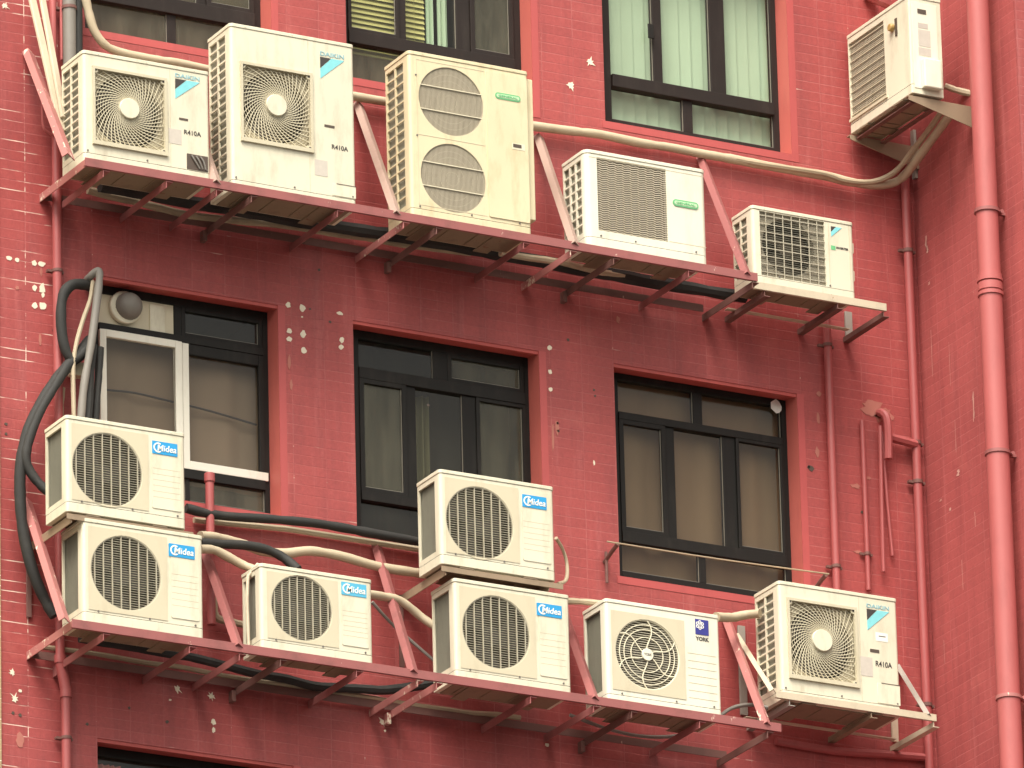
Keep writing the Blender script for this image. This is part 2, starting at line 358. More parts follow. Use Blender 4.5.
# ------------------------------------------------------------------ air-conditioner outdoor units
class Unit:
    """local axes: x along the front, y into the unit, z up; the origin is the front left bottom corner"""
    def __init__(s, name, label, tl, br, plane, d, cat='air conditioner', group='air conditioner outdoor units', face='front', paint='cream', drop=7):
        s.face = face; s.plane = plane; s.d = d; s.paint = M[paint]
        if face == 'front':
            a = at(tl[0], tl[1], plane); b = at(br[0] + 1.0, br[1] + drop, plane)
            s.o = Vector((a.x, plane, b.z)); s.w = b.x - a.x; s.h = a.z - b.z; rz = 0
        else:                                                    # looks towards -x
            a = atx(tl[0], tl[1], plane); b = atx(br[0], br[1], plane)
            s.o = Vector((plane, a.y, b.z)); s.w = a.y - b.y; s.h = a.z - b.z; rz = -math.pi/2
        s.root = tag(empty(name, s.o, rz), label, cat, group)
        s.drop = drop
    def P(s, u, v, y=0.0):
        if s.face == 'front':
            p = at(u, v, s.plane + y) - s.o; return p.x, p.z
        p = atx(u, v, s.plane + y) - s.o; return -p.y, p.z
    def rect(s, u0, v0, u1, v1, y=0.0):
        a = s.P(u0, v0, y); b = s.P(u1, v1, y); return min(a[0], b[0]), max(a[0], b[0]), min(a[1], b[1]), max(a[1], b[1])
    def case(s, hole=None, holes=None, side=None, r=.022, lid=True, side_margin=.05, top=.026, base=.075):
        """cabinet shell; hole = rect opening in the front; holes = [(cx, cz, r)] round ones; side = True opens the left side"""
        w, d, h = s.w, s.d, s.h; mb = MB(); z0 = base; z1 = h - (top if lid else 0)
        ya = 0.0
        # rounded front corners
        for cx, a0 in ((r, math.pi), (w - r, 1.5*math.pi)):
            ring = []
            for i in range(7):
                a = a0 + (math.pi/2)*i/6; ring.append((cx + r*math.cos(a), r + r*math.sin(a)))
            vs = [(x, y, z0) for x, y in ring] + [(x, y, z1) for x, y in ring]
            mb.add(vs, [(i, i+1, i+8, i+7) for i in range(6)])
        xa, xb = r, w - r
        def face(x0, x1, za, zb, y=0.0):
            if x1 - x0 > 1e-5 and zb - za > 1e-5: mb.add([(x0,y,za),(x1,y,za),(x1,y,zb),(x0,y,zb)], [(0,1,2,3)])
        if hole:
            hx0, hx1, hz0, hz1 = hole
            face(xa, hx0, z0, z1); face(hx1, xb, z0, z1); face(hx0, hx1, z0, hz0); face(hx0, hx1, hz1, z1)
            for q in (((hx0,0,hz0),(hx1,0,hz0),(hx1,.035,hz0),(hx0,.035,hz0)), ((hx0,0,hz1),(hx1,0,hz1),(hx1,.035,hz1),(hx0,.035,hz1)),
                      ((hx0,0,hz0),(hx0,0,hz1),(hx0,.035,hz1),(hx0,.035,hz0)), ((hx1,0,hz0),(hx1,0,hz1),(hx1,.035,hz1),(hx1,.035,hz0))): mb.add(q, [(0,1,2,3)])
        elif holes:
            cuts = [z0] + [(holes[i][1]+holes[i+1][1])/2 for i in range(len(holes)-1)] + [z1]
            rx = min(xb, max(c[0]+c[2] for c in holes) + .03)
            for (cx, cz, rr), za, zb in zip(holes, cuts, cuts[1:]): mb.hole_plate(xa, rx, za, zb, cx, cz, rr, 0, .03)
            face(rx, xb, z0, z1)
        else: face(xa, xb, z0, z1)
        # right side, back, left side
        mb.add([(w,r,z0),(w,d,z0),(w,d,z1),(w,r,z1)], [(0,1,2,3)])
        mb.add([(0,d,z0),(w,d,z0),(w,d,z1),(0,d,z1)], [(3,2,1,0)])
        if side:
            ay, by, az, bz = r + side_margin, d - .014, z0 + .035, z1 - .03
            s.side_rect = (ay, by, az, bz)
            for y0, y1, za, zb in ((r, ay, z0, z1), (by, d, z0, z1), (ay, by, z0, az), (ay, by, bz, z1)):
                mb.add([(0,y0,za),(0,y1,za),(0,y1,zb),(0,y0,zb)], [(0,1,2,3)])
            for q in (((0,ay,az),(0,ay,bz),(.014,ay,bz),(.014,ay,az)), ((0,by,az),(0,by,bz),(.014,by,bz),(.014,by,az)), ((0,ay,az),(0,by,az),(.014,by,az),(.014,ay,az)), ((0,ay,bz),(0,by,bz),(.014,by,bz),(.014,ay,bz))): mb.add(q, [(0,1,2,3)])
        else: mb.add([(0,r,z0),(0,d,z0),(0,d,z1),(0,r,z1)], [(0,1,2,3)])
        s.casing = mb.build('casing', s.paint, s.root)
        # lid
        if lid:
            lb = MB(); e = .004; out = []
            for cx, cy, a0 in ((r, r, math.pi), (w - r, r, 1.5*math.pi)):
                for i in range(7):
                    a = a0 + (math.pi/2)*i/6; out.append((cx + (r+e)*math.cos(a), cy + (r+e)*math.sin(a)))
            out += [(w+e, d+e), (-e, d+e)]
            n = len(out); lb.add([(x, y, z1+.002) for x, y in out] + [(x, y, h) for x, y in out],
                                 [tuple(range(n-1,-1,-1)), tuple(range(n, 2*n))] + [(i, (i+1) % n, n+(i+1) % n, n+i) for i in range(n)])
            for k in range(3): lb.disc(w*(.12 + .38*k) , (z1+h)/2, .0045, -.0065, 0, 8)
            lb.build('lid', s.paint, s.root, bevel=.003)
        # base tray and feet
        bb = MB(); e = .0006; out = []
        for cx, cy, a0 in ((r, r, math.pi), (w - r, r, 1.5*math.pi)):
            for i in range(7):
                a = a0 + (math.pi/2)*i/6; out.append((cx + (r+e)*math.cos(a), cy + (r+e)*math.sin(a)))
        out += [(w+e, d), (-e, d)]; n = len(out)
        bb.add([(x, y, .012) for x, y in out] + [(x, y, z0-.0025) for x, y in out], [tuple(range(n-1,-1,-1)), tuple(range(n, 2*n))] + [(i, (i+1) % n, n+(i+1) % n, n+i) for i in range(n)])
        bb.build('base_pan', s.paint, s.root, bevel=.003)
        ub = MB(); ub.box(.03, w-.03, .03, d-.02, .006, .012)
        for k in range(2): ub.box(w*(.16+.56*k), w*(.28+.56*k), -.004, d+.03, 0, .006)
        for k in range(3): ub.disc(0, 0, 0.001, 0, .001, 3)
        for k in range(4): ub.box(w*(.12+.24*k), w*(.13+.24*k), .04, d-.04, .001, .006)
        ub.build('underside', M['base'], s.root, smooth=False)
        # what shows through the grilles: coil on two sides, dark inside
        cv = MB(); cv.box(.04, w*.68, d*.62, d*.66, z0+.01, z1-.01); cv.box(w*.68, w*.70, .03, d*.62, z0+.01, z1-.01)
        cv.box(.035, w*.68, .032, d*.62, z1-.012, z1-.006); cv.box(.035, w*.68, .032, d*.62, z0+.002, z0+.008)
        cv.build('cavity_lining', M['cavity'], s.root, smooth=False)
        co = MB(); k = int((s.d-.04)/.009)
        co.box(.022, .030, r+.006, d-.02, z0+.01, z1-.02)
        for i in range(k): co.box(.0165, .0222, r+.01+i*.009, r+.013+i*.009, z0+.02, z1-.03)
        co.build('condenser_coil', M['fins' if holes and len(holes) == 1 else 'fins_pale'], s.root, smooth=False)
    def side_grid(s, cols, rows, w=.010, m='cream', tilt=0):
        ay, by, az, bz = s.side_rect; mb = MB()
        for i in range(1, cols): y = ay + (by-ay)*i/cols; mb.box(.001, .012, y-w*.8, y+w*.8, az, bz)
        for j in range(1, rows): z = az + (bz-az)*j/rows; mb.box(.002, .011, ay, by, z-w/2, z+w/2)
        mb.build('side_grille', s.paint if m == 'cream' else M[m], s.root, smooth=False)
    def fan(s, cx, cz, r, hub=.06, y=.085, blades=3, m='fan'):
        mb = MB(); mb.disc(0, 0, hub, -.02, .05, 24)
        for k in range(blades):
            a0 = 2*math.pi*k/blades; vs = []; n = 7
            for i in range(n):
                rr = hub*.9 + (r - hub*.9)*i/(n-1)
                sweep = .35*i/(n-1)
                for t in (0, .5, 1):
                    a = a0 + sweep + (t-.5)*1.15; yy = .04*(t-.5)*-1
                    vs.append((rr*math.cos(a), yy + .015, rr*math.sin(a)))
            fs = []
            for i in range(n-1):
                for j in range(2): fs.append((3*i+j, 3*i+j+1, 3*i+4+j, 3*i+3+j))
            mb.add(vs, fs); mb.add([(x, yy+.004, z) for x, yy, z in vs], [f[::-1] for f in fs])
        o = mb.build('fan', M[m], s.root); o.location = (cx, y, cz); return o
    def plate(s, x0, x1, z0, z1, y, name, m, r=.006, t=.003, parent=None, label=None):
        mb = MB(); out = []
        for cx, cz, a0 in ((x0+r, z0+r, math.pi), (x1-r, z0+r, 1.5*math.pi), (x1-r, z1-r, 0), (x0+r, z1-r, .5*math.pi)):
            for i in range(5):
                a = a0 + math.pi/2*i/4; out.append((cx+r*math.cos(a), cz+r*math.sin(a)))
        mb.prism(out, y, y+t); o = mb.build(name, m if not isinstance(m, str) else M[m], parent or s.root)
        if label: o['label'] = label
        return o
    def screws(s, pts, r=.006):
        mb = MB()
        for x, z in pts: mb.disc(x, z + (.034 if z < .07 else 0), r, -.0045, .001, 8)
        mb.build('screws', M['fan'], s.root)

def chord(cx, cz, r, x=None, z=None):
    if x is not None: k = math.sqrt(max(0, r*r - (x-cx)**2)); return cz - k, cz + k
    k = math.sqrt(max(0, r*r - (z-cz)**2)); return cx - k, cx + k

def slat_grille(u, cx, cz, r, rows=27, cols=7, m='grille', tw=.0040, bw=.0048, name='fan_grille', phase=0):
    mb = MB(); p = 2*r/rows
    for i in range(rows):
        z = cz - r + (i+.5)*p; a, b = chord(cx, cz, r, z=z)
        mb.bar((a, .011, z), (b, .011, z), .008, tw, up=(0, -.25, 1))
    for i in range(cols):
        x = cx - r + (i+.5)*2*r/cols + phase; a, b = chord(cx, cz, r, x=x); mb.box(x-bw/2, x+bw/2, .001, .016, a, b)
    mb.ring(cx, cz, r, .010, .001, .020)
    return mb.build(name, M[m], u.root, smooth=False)

def swirl_grille(u, rc, hx, hz, hr, spokes=46, m='grille'):
    """square guard of curved wires running out from a round hub plate"""
    x0, x1, z0, z1 = rc; mb = MB()
    inside = lambda x, z: x0+.012 < x < x1-.012 and z0+.012 < z < z1-.012
    for k in range(spokes):
        a0 = 2*math.pi*k/spokes; run = []
        for i in range(26):
            rr = hr*.9 + i*.0155; a = a0 + 1.25*(1 - math.exp(-(rr-hr)/.13))
            p = (hx + rr*math.cos(a), hz + rr*math.sin(a))
            if not inside(*p): break
            run.append(p)
        if len(run) > 1: mb.wire(run, .0050, .003)
    for j in range(15):
        rr = hr + .020 + j*.0172; run = []; n = 72
        for i in range(n+1):
            a = 2*math.pi*i/n; p = (hx + rr*math.cos(a), hz + rr*math.sin(a))
            if inside(*p): run.append(p)
            else:
                if len(run) > 1: mb.wire(run, .0036, .0075)
                run = []
        if len(run) > 1: mb.wire(run, .0036, .0075)
    f = .014
    mb.box(x0-.004, x1+.004, -.012, .016, z1-f, z1+.004); mb.box(x0-.004, x1+.004, -.016, .016, z0-.012, z0+f)
    mb.box(x0-.004, x0+f, -.012, .016, z0+f, z1-f); mb.box(x1-f, x1+.004, -.012, .016, z0+f, z1-f)
    for sx, sz in ((x0+.02, z0+.02), (x1-.02, z0+.02), (x0+.02, z1-.02), (x1-.02, z1-.02)): mb.disc(sx, sz, .018, -.004, .012, 12)
    g = mb.build('fan_grille', M[m], u.root, smooth=False)
    h = MB(); h.disc(hx, hz, hr, -.014, .006, 28); h.build('hub_cap', u.paint, g, bevel=.003)
    sm = MB()
    for sx, sz in ((x0+.02, z0+.02), (x1-.02, z0+.02), (x0+.02, z1-.02), (x1-.02, z1-.02)): sm.disc(sx, sz, .007, -.0065, -.004, 8)
    sm.build('screws', M['ink'], g)
    # dark round mouth with the fan behind
    return g

def pennant(u, a, b, low, word=None, y=-.0025):
    """triangular maker's mark: black corner, cyan band, lettering above"""
    x0, zt = u.P(*a); x1, _ = u.P(*b); _, zb = u.P(*low)
    hgt = zt - zb
    k = MB(); k.m = 0; k.prism([(x0, zt), (x0, zt - hgt*.52), (x0 + (x1-x0)*.45, zt)], y, 0)
    k.m = 1; k.prism([(x0, zb), (x1, zt), (x0 + (x1-x0)*.47, zt), (x0, zt - hgt*.545)], y, 0)
    o = k.build('badge', [M['ink'], M['cyan']], u.root, smooth=False)
    if word:
        lettering('DAIKIN', x0, x1, zt + .010, zt + .010 + word, y+.001, M['blue_ink'], o, bold=.025)
    return o

def letter_at(u, text, a, b, m, **k):
    x0, z1 = u.P(*a); x1, z0 = u.P(*b); return lettering(text, x0, x1, z0, z1, -.0012, M[m], u.root, **k)

def swirl_unit(name, label, tl, br, plane, d, g_tl, g_br, hub, hub_r, tri, word, r410, slot, stick, seam, cover, rows, side=(2,)):
    u = Unit(name, label, tl, br, plane, d)
    rc = u.rect(*g_tl, *g_br); u.case(hole=rc, side=True); u.side_grid(2, rows)
    hx, hz = u.P(*hub); swirl_grille(u, rc, hx, hz, hub_r)
    sh = MB(); sh.hole_plate(rc[0]-.01, rc[1]+.01, rc[2]-.01, rc[3]+.01, (rc[0]+rc[1])/2, (rc[2]+rc[3])/2, min(rc[1]-rc[0], rc[3]-rc[2])*.47, .036, .09)
    sh.build('fan_shroud', M['beige'], u.root)
    u.fan((rc[0]+rc[1])/2, (rc[2]+rc[3])/2, min(rc[1]-rc[0], rc[3]-rc[2])*.45, hub=.07)
    pennant(u, *tri, word)
    letter_at(u, 'R410A', *r410, 'ink', bold=.012)
    u.plate(*u.rect(*slot[0], *slot[1]), -.002, 'handle_recess_shade', 'slot', .002)
    sb = u.plate(*u.rect(*stick[0], *stick[1]), -.0015, 'label_sticker', 'sticker_lilac', .001, .0015)
    x, _ = u.P(*seam); g = MB(); g.box(x-.0015, x+.0015, -.0012, 0, .078, u.h-.03)
    g.build('panel_seam', M['beige'], u.root, smooth=False)
    if cover:
        cx, cz = u.P(*cover); t = MB(); t.box(cx, u.w-.004, -.003, 0, .08, cz)
        t.build('pipe_cover', u.paint, u.root, bevel=.002)
        t = MB(); t.box(cx+.03, u.w-.001, -.0042, -.0031, cz, cz+.005); t.build('cover_gap_shade', M['slot'], u.root, smooth=False)
    u.screws([(u.w*.03, .055), (u.w*.5, .055), (u.w*.97, .058)])
    return u

G = 'air conditioner outdoor units'
YU = -.62
u1 = swirl_unit('air_conditioner', 'low cream air conditioner at the far left end of the upper rack', (83, 49.5), (209.5, 178), YU, .30,
    (92.2, 66.4), (166.7, 155), (129, 109), .066, ((175, 78.5), (199.5, 82), (175, 98.5)), .026, ((184, 129.5), (201, 137)), ((179, 117.5), (188, 121.3)), ((168.5, 128), (181.5, 145)), (170, 90), None, 11)
# missing service cover: a dark plate paints the hole's shade behind the pipes
x0, x1, z0, z1 = u1.rect(186.7, 153.3, 208, 172.5)
u1.plate(x0, x1, z0, z1, -.002, 'service_hole_shade', 'slot', .003)
t = MB()
for k in range(3): t.tube([(x0+.03+.03*k, -.006, z1-.01), (x0+.05+.03*k, -.010, z0+.06), (x0+.085+.02*k, -.006, z0+.012)], .006, 6)
t.build('valve_pipes', M['grey_wrap'], u1.root)
u2 = swirl_unit('air_conditioner', 'tallest single-fan cream air conditioner, second from left on the upper rack', (230, 22.5), (355.7, 204.5), YU, .30,
    (240, 61.7), (312.7, 151.7), (276, 105.7), .070, ((320, 56.8), (344, 60.5), (320, 78.3)), .028, ((331.7, 144.3), (348, 151.7)), ((324.3, 124.3), (334.5, 128.5)), ((314.5, 159), (327.7, 177)), (308, 60), (332, 183.5), 17)
# two-fan unit
u3 = Unit('air_conditioner', 'tall yellowed air conditioner with two fans one above the other', (408, 50), (531, 232), YU, .31, paint='yellowed')
ca = u3.P(451, 101.7); cb = u3.P(453.3, 178.3); R3 = .228
u3.case(holes=[(cb[0], cb[1], R3), (ca[0], ca[1], R3)], side=True); u3.side_grid(2, 15)
for c in (cb, ca):
    mb = MB(); n = 52
    for i in range(n):
        x = c[0] - R3 + (i+.5)*2*R3/n; a, b = chord(*c, R3, x=x); mb.box(x-.0024, x+.0024, .006, .011, a, b)
    mb.ring(*c, R3, .006, .002, .016)
    for i in (.38, .62, .2, .8): mb.ring(*c, R3*i, .006, .013, .017)
    g = mb.build('fan_grille', M['grille_beige'], u3.root, smooth=False)
    mb = MB()
    for k in (.36, -.34):
        z = c[1] + R3*k; a, b = chord(*c, R3, z=z); mb.box(a-.005, b+.005, -.001, .0055, z-.0024, z+.0024)
    mb.build('guard_bar', M['grille_white'], g, smooth=False)
    u3.fan(c[0], c[1], R3*.93, hub=.07, y=.06)
x, _ = u3.P(486.7, 120)
u3.plate(x, u3.w-.012, .10, u3.h-.045, -.006, 'service_panel', 'yellowed', .012, .006)
t = MB()
out = (u3.P(416, 60)[0], x-.012, .10, u3.h-.05)
for a, b, c, d in ((out[0], out[1], out[3]-.003, out[3]), (out[0], out[1], out[2], out[2]+.003), (out[0], out[0]+.003, out[2], out[3]), (out[0], out[1], (ca[1]+cb[1])/2-.0015, (ca[1]+cb[1])/2+.0015)): t.box(a, b, -.0015, 0, c, d)
t.build('panel_seam', M['beige'], u3.root, smooth=False)
t = MB(); t.box(u3.w+.001, u3.w+.05, .03, u3.d-.02, u3.h*.125, u3.h-.035); t.build('pipe_cover', M['yellowed'], u3.root, bevel=.006)

def green_badge(u, tl, br, y=-.009):
    x0, x1, z0, z1 = u.rect(*tl, *br); r = (z1-z0)/2*.98
    o = u.plate(x0, x1, z0, z1, y, 'badge', 'green', r, -y)
    e = (z1-z0)*.22
    i = u.plate(x0+e, x1-e, z0+e, z1-e, y-.0012, 'badge_inlay', 'green_light', r*.5, .0012, parent=o)
    lettering('GENERAL', x0+e*2.4, x1-e*2.4, z0+e*1.55, z1-e*1.55, y-.0018, M['green'], o, bold=.02)
    mb = MB(); mb.ring(x0+e*1.9, (z0+z1)/2, e*.8, e*.35, y-.002, y-.0012, 16); 
green_badge(u3, (494.5, 92.2), (520, 103))
u3.plate(*u3.rect(512.5, 144, 521, 149), -.0085, 'handle_recess_shade', 'slot', .002, .003)
u3.plate(*u3.rect(511.5, 143, 524.5, 151.5), -.0075, 'handle_plate', 'grille_white', .003, .002)
u3.screws([(.06, .056), (u3.w*.5, .056), (u3.w*.9, .056), (u3.P(416, 90)[0], u3.h*.86), (u3.P(416, 90)[0], u3.h*.5)])

# pale unit with a square louvred guard
u4 = Unit('air_conditioner', 'clean white air conditioner with a square louvred front grille and a green badge', (584.5, 148.5), (707.6, 260.5), YU, .29, paint='white')
rc = u4.rect(596.5, 157, 668, 242); u4.case(hole=rc, side=True, r=.04, side_margin=.015); u4.side_grid(3, 8, .011)
mb = MB(); x0, x1, z0, z1 = rc; n = 33; kx = 46
for i in range(n):
    z = z0 + (i+.5)*(z1-z0)/n; run = []
    for j in range(kx+1):
        run.append((x0 + (x1-x0)*j/kx, z + .0035*math.sin(j*1.25)))
    mb.wire(run, .0078, .004)
for i in range(9):
    x = x0 + (i+.5)*(x1-x0)/9; mb.box(x-.003, x+.003, .012, .018, z0, z1)
mb.build('fan_grille', M['grille_beige'], u4.root, smooth=False)
u4.fan((x0+x1)/2, (z0+z1)/2, .22)
green_badge(u4, (672.5, 198.8), (698.3, 210), -.005)
x, _ = u4.P(668, 200); t = MB(); t.box(x, u4.w-.01, -.0012, 0, .13, .133); t.box(.03, u4.w-.03, -.0012, 0, u4.h-.05, u4.h-.047); t.build('panel_seam', M['beige'], u4.root, smooth=False)
u4.screws([(.1, .055), (u4.w*.4, .055), (u4.w*.9, .056)])

# small unit on the cream bracket
u5 = Unit('air_conditioner', 'small wire-gridded air conditioner on a dirty white bracket right of the upper rack', (751.5, 204.7), (855, 296), -.50, .25)
rc = u5.rect(759.3, 210.6, 826.5, 286); u5.case(hole=rc, side=True); u5.side_grid(2, 7)
x0, x1, z0, z1 = rc; cx, cz = u5.P(789.5, 246.6); R5 = .19
sh = MB(); sh.hole_plate(x0-.005, x1+.005, z0-.005, z1+.005, cx, cz, R5, .016, .07); sh.build('fan_shroud', M['grille_beige'], u5.root)
mb = MB()
for i in range(7): x = x0 + (i+.75)*(x1-x0)/7.6; mb.box(x-.0026, x+.0026, .002, .007, z0, z1)
for i in range(8): z = z0 + (i+.5)*(z1-z0)/8; mb.box(x0, x1, .003, .008, z-.0026, z+.0026)
g5 = mb.build('fan_grille', M['grille_mid'], u5.root, smooth=False); mb = MB()
for i in range(30):
    z = z0 + (i+.5)*(z1-z0)/30; mb.box(x0, x1, .009, .012, z-.0014, z+.0014)
mb.build('fine_slats', M['fins'], g5, smooth=False)
u5.fan(cx, cz, R5*.95, hub=.05, y=.075, m='cavity')
pennant(u5, (830.7, 226.2), (841.5, 228), (830.7, 236.5))
mk = MB(); xa, xb, za, zb = u5.rect(830.9, 245.3, 835.5, 250.3); mk.box(xa, xb, -.002, 0, za, zb); mk.build('badge', M['green'], u5.root, smooth=False)
letter_at(u5, 'INVERTER', (836.2, 246.6), (848.3, 250.8), 'ink', bold=.03)
x, _ = u5.P(828.6, 250); t = MB(); t.box(x, x+.004, -.002, 0, .08, u5.h-.04); t.box(u5.w-.035, u5.w-.031, -.0015, 0, .08, u5.h-.03); t.build('panel_seam', M['beige'], u5.root, smooth=False)
t = MB(); t.box(u5.w+.002, u5.w+.03, .05, .14, .17, .24); t.box(u5.w+.002, u5.w+.03, .05, .14, .36, .43); t.build('pipe_valve', M['grille_white'], u5.root, bevel=.004)
u5.screws([(u5.w*.25, .055), (u5.w*.75, .055)])

# unit on the side wall, its front turned to the left
XR = at(934, 690, 0).x
XF = XR - .49
u6 = Unit('air_conditioner', 'cream air conditioner on the side wall beside the thick drainpipe, facing left', (846.6, 36.4), (912.2, 94.3), XF, .235, face='side')
rc = u6.rect(848.3, 44.5, 886.3, 95.5); u6.case(hole=rc, side=False, r=.012)
x0, x1, z0, z1 = rc; mb = MB()
for i in range(10): z = z0 + (i+.5)*(z1-z0)/10; mb.box(x0, x1, .004, .008, z-.0028, z+.0028)
g6 = mb; mb = MB()
for i in range(40): z = z0 + (i+.5)*(z1-z0)/40; mb.box(x0, x1, .012, .016, z-.0025, z+.0025)
for i in range(26): x = x0 + (i+.5)*(x1-x0)/26; mb.box(x-.002, x+.002, .010, .012, z0, z1)
fine = mb; mb = g6
mb.box(x0-.01, x1+.02, -.010, 0, z0-.02, z0-.002)
g6 = mb.build('fan_grille', M['grille'], u6.root, smooth=False); fine.build('fine_mesh', M['grille_beige'], g6, smooth=False)
u6.fan((x0+x1)/2, (z0+z1)/2, min(x1-x0, z1-z0)*.45)
cx, cz = u6.P(893, 28); t = MB(); t.disc(cx, cz, .026, -.03, 0, 16); t.build('valve_cap', M['orange'], u6.root, bevel=.006)
t = MB(); t.box(cx+.03, cx+.055, -.006, 0, cz-.07, cz+.05); t.build('handle_recess_shade', M['slot'], u6.root, smooth=False)
SX = u6.w                       # its right end, towards the street
def end_plate(name, ya, yb, za, zb, m, t=.003, bev=0):
    mb = MB(); mb.box(SX, SX+t, ya, yb, za, zb); return mb.build(name, M[m], u6.root, smooth=False, bevel=bev)
H6 = u6.h
end_plate('side_panel', .020, .205, .05, H6-.05, 'white', .004, .002)
SX += .004
end_plate('handle_recess_shade', .062, .125, H6-.125, H6-.095, 'slot')
end_plate('label_sticker', .06, .15, H6-.35, H6-.235, 'sticker_lilac', .0015)
end_plate('label_sticker', .062, .135, H6-.225, H6-.19, 'sticker', .0015)
end_plate('label_sticker', .058, .15, H6-.415, H6-.36, 'sticker', .0015)
SX = u6.w + .004
end_plate('pipe_cover', .07, .2, .05, .25, 'white', .045, .008)

# round-grille units: one of each size, then copies
def round_unit(label, tl, br, d, c, r, logo, plane=YU, paint='cream', drop=7):
    u = Unit('air_conditioner', label, tl, br, plane, d, paint=paint, drop=drop)
    cx, cz = u.P(*c); u.case(holes=[(cx, cz, r)], side=True, side_margin=.045)
    u.side_rect = u.side_rect
    m = .028
    fx0, fx1, fz0, fz1 = max(.035, cx-r-m), cx+r+m+.012, cz-r-m-.004, cz+r+m+.004
    mb = MB(); mb.hole_plate(fx0, fx1, max(.09, fz0), min(u.h-.045, fz1), cx, cz, r+.002, -.003, .004)
    q = MB(); q.v, q.f, q.mi = mb.v, mb.f, mb.mi
    q.build('grille_panel', M['beige'], u.root)
    u.fan(cx, cz, r*.94, hub=.06)
    return u, cx, cz, fx1
def blue_badge(u, tl, br, blue='blue'):
    x0, x1, z0, z1 = u.rect(*tl, *br); o = u.plate(x0, x1, z0, z1, -.007, 'badge', blue, .003, .003)
    w, h = x1-x0, z1-z0
    lettering('Midea', x0+w*.20, x0+w*.955, z0+h*.24, z0+h*.74, -.0082, M['print_white'], o, bold=.012, shear=.15)
    e = MB(); ex, ez, er = x0+w*.235, z0+h*.5, h*.34
    e.ring(ex, ez, er, h*.11, -.0086, -.007, 28, math.radians(55), math.radians(305))
    e.build('emblem', M['print_white'], o, smooth=False)
def lined_panel(u, x0, lines=(.16, .24, .32, .40, .48, .56)):
    o = u.plate(x0, u.w-.03, .115, u.h-.055, -.004, 'service_panel', u.paint, .012, .004)
    g = MB()
    for k in lines: g.box(x0+.006, u.w-.036, -.0046, -.004, .115+k*(u.h-.17), .1175+k*(u.h-.17))
    g.build('panel_groove', M['groove'], o, smooth=False)

def round_blue(label, tl, br, d, c, r, logo, blue='blue', paint='cream', drop=7):
    u, cx, cz, fx = round_unit(label, tl, br, d, c, r, logo, paint=paint, drop=drop)
    slat_grille(u, cx, cz, r, rows=31, cols=8, m='grille_mid')
    lined_panel(u, fx+.022); blue_badge(u, *logo, blue)
    u.screws([(.10, .052), (u.w*.55, .052), (u.w*.93, .053)])
    return u
def copy_unit(src, label, tl, br, plane=YU, drop=7):
    """a copy of a unit, its parts and their sub-parts, set where this one stands"""
    r = src.root.copy(); C.objects.link(r)
    b = at(br[0], br[1] + drop, plane); a = at(*tl, plane)
    r.location = ((a.x + b.x)/2 - src.w/2, plane, b.z); r['label'] = label
    for ch in list(src.root.children):
        c = ch.copy(); C.objects.link(c); c.parent = r
        for g in ch.children:
            e = g.copy(); C.objects.link(e); e.parent = c
    return r
u8 = round_blue('lower unit of the left stack, cream air conditioner with bright blue badge', (82.5, 517.5), (203, 633.5), .29, (126, 573.3), .234, ((168.3, 543.3), (194.3, 560)))
u7 = round_blue('upper unit of the left stack, a cream air conditioner near the white-framed window', (66, 414.5), (185, 530), .29, (107.3, 470), .234, ((151.7, 440.7), (177, 457.3)), drop=1)
u10 = copy_unit(u7, 'upper unit of the middle stack, cream, in front of the middle window', (438, 466), (557, 582), drop=1)
u11 = copy_unit(u8, 'lower unit of the middle stack, cream, left of the unit with navy emblem', (451, 575.8), (574.5, 691.5))
u9 = round_blue('smallest cream air conditioner, between the two stacks, with faded blue badge', (260, 562.7), (372.5, 660.5), .24, (301.7, 608.3), .207, ((340.7, 581.7), (366, 598.3)), 'blue_faded')

# unit with a ringed round guard and a navy emblem
u12, cx, cz, fx = round_unit('white air conditioner with a ringed round grille and a navy blue emblem', (605, 598), (721.5, 714.5), .28, (647.4, 654.7), .225, None, paint='white')
R12 = .225; mb = MB()
for i in range(30):
    z = cz - R12 + (i+.5)*2*R12/30; a, b = chord(cx, cz, R12, z=z); mb.box(a, b, .008, .013, z-.0024, z+.0024)
sl12 = mb; mb = MB()
for k in (.5, .72, .86, .99): mb.ring(cx, cz, R12*k, .0055, .003, .008)
for k in range(6):
    run = []
    for i in range(12):
        rr = .03 + (R12-.03)*i/11; a = math.radians(95 + 60*k) - .55*math.sin(math.pi*(i/11)*.9)*.6; run.append((cx+rr*math.cos(a), cz+rr*math.sin(a)))
    mb.wire(run, .0065, .001)
g = mb.build('fan_grille', M['grille_white'], u12.root, smooth=False); sl12.build('fine_slats', M['grille_mid'], g, smooth=False)
h = MB(); h.disc(cx, cz, .040, -.006, .004, 24); h.build('hub_cap', M['white'], g, bevel=.002)
lettering('YORK', cx-.026, cx+.026, cz-.008, cz+.008, -.0065, M['fan'], g)
x0, x1, z0, z1 = u12.rect(694.9, 618.8, 708.6, 636); w = x1-x0
bd = MB(); bd.box(x0, x1, -.003, 0, z0, z1); bd = bd.build('badge', M['navy'], u12.root, smooth=False)
fl = MB(); fx_, fz_ = x0+w*.34, z1-(z1-z0)*.38
for k in range(6):
    a = math.radians(90+60*k); fl.ring(fx_+w*.215*math.cos(a), fz_+w*.215*math.sin(a), w*.085, w*.055, -.0048, -.003, 12)
    fl.bar((fx_, -.004, fz_), (fx_+w*.13*math.cos(a), -.004, fz_+w*.13*math.sin(a)), .0015, w*.05, up=(0, 1, 0))
fl.build('emblem', M['print_white'], bd, smooth=False)
lettering('YORK', x0, x1, z0-.040, z0-.014, -.0015, M['ink'], u12.root, bold=.03)
g = MB()
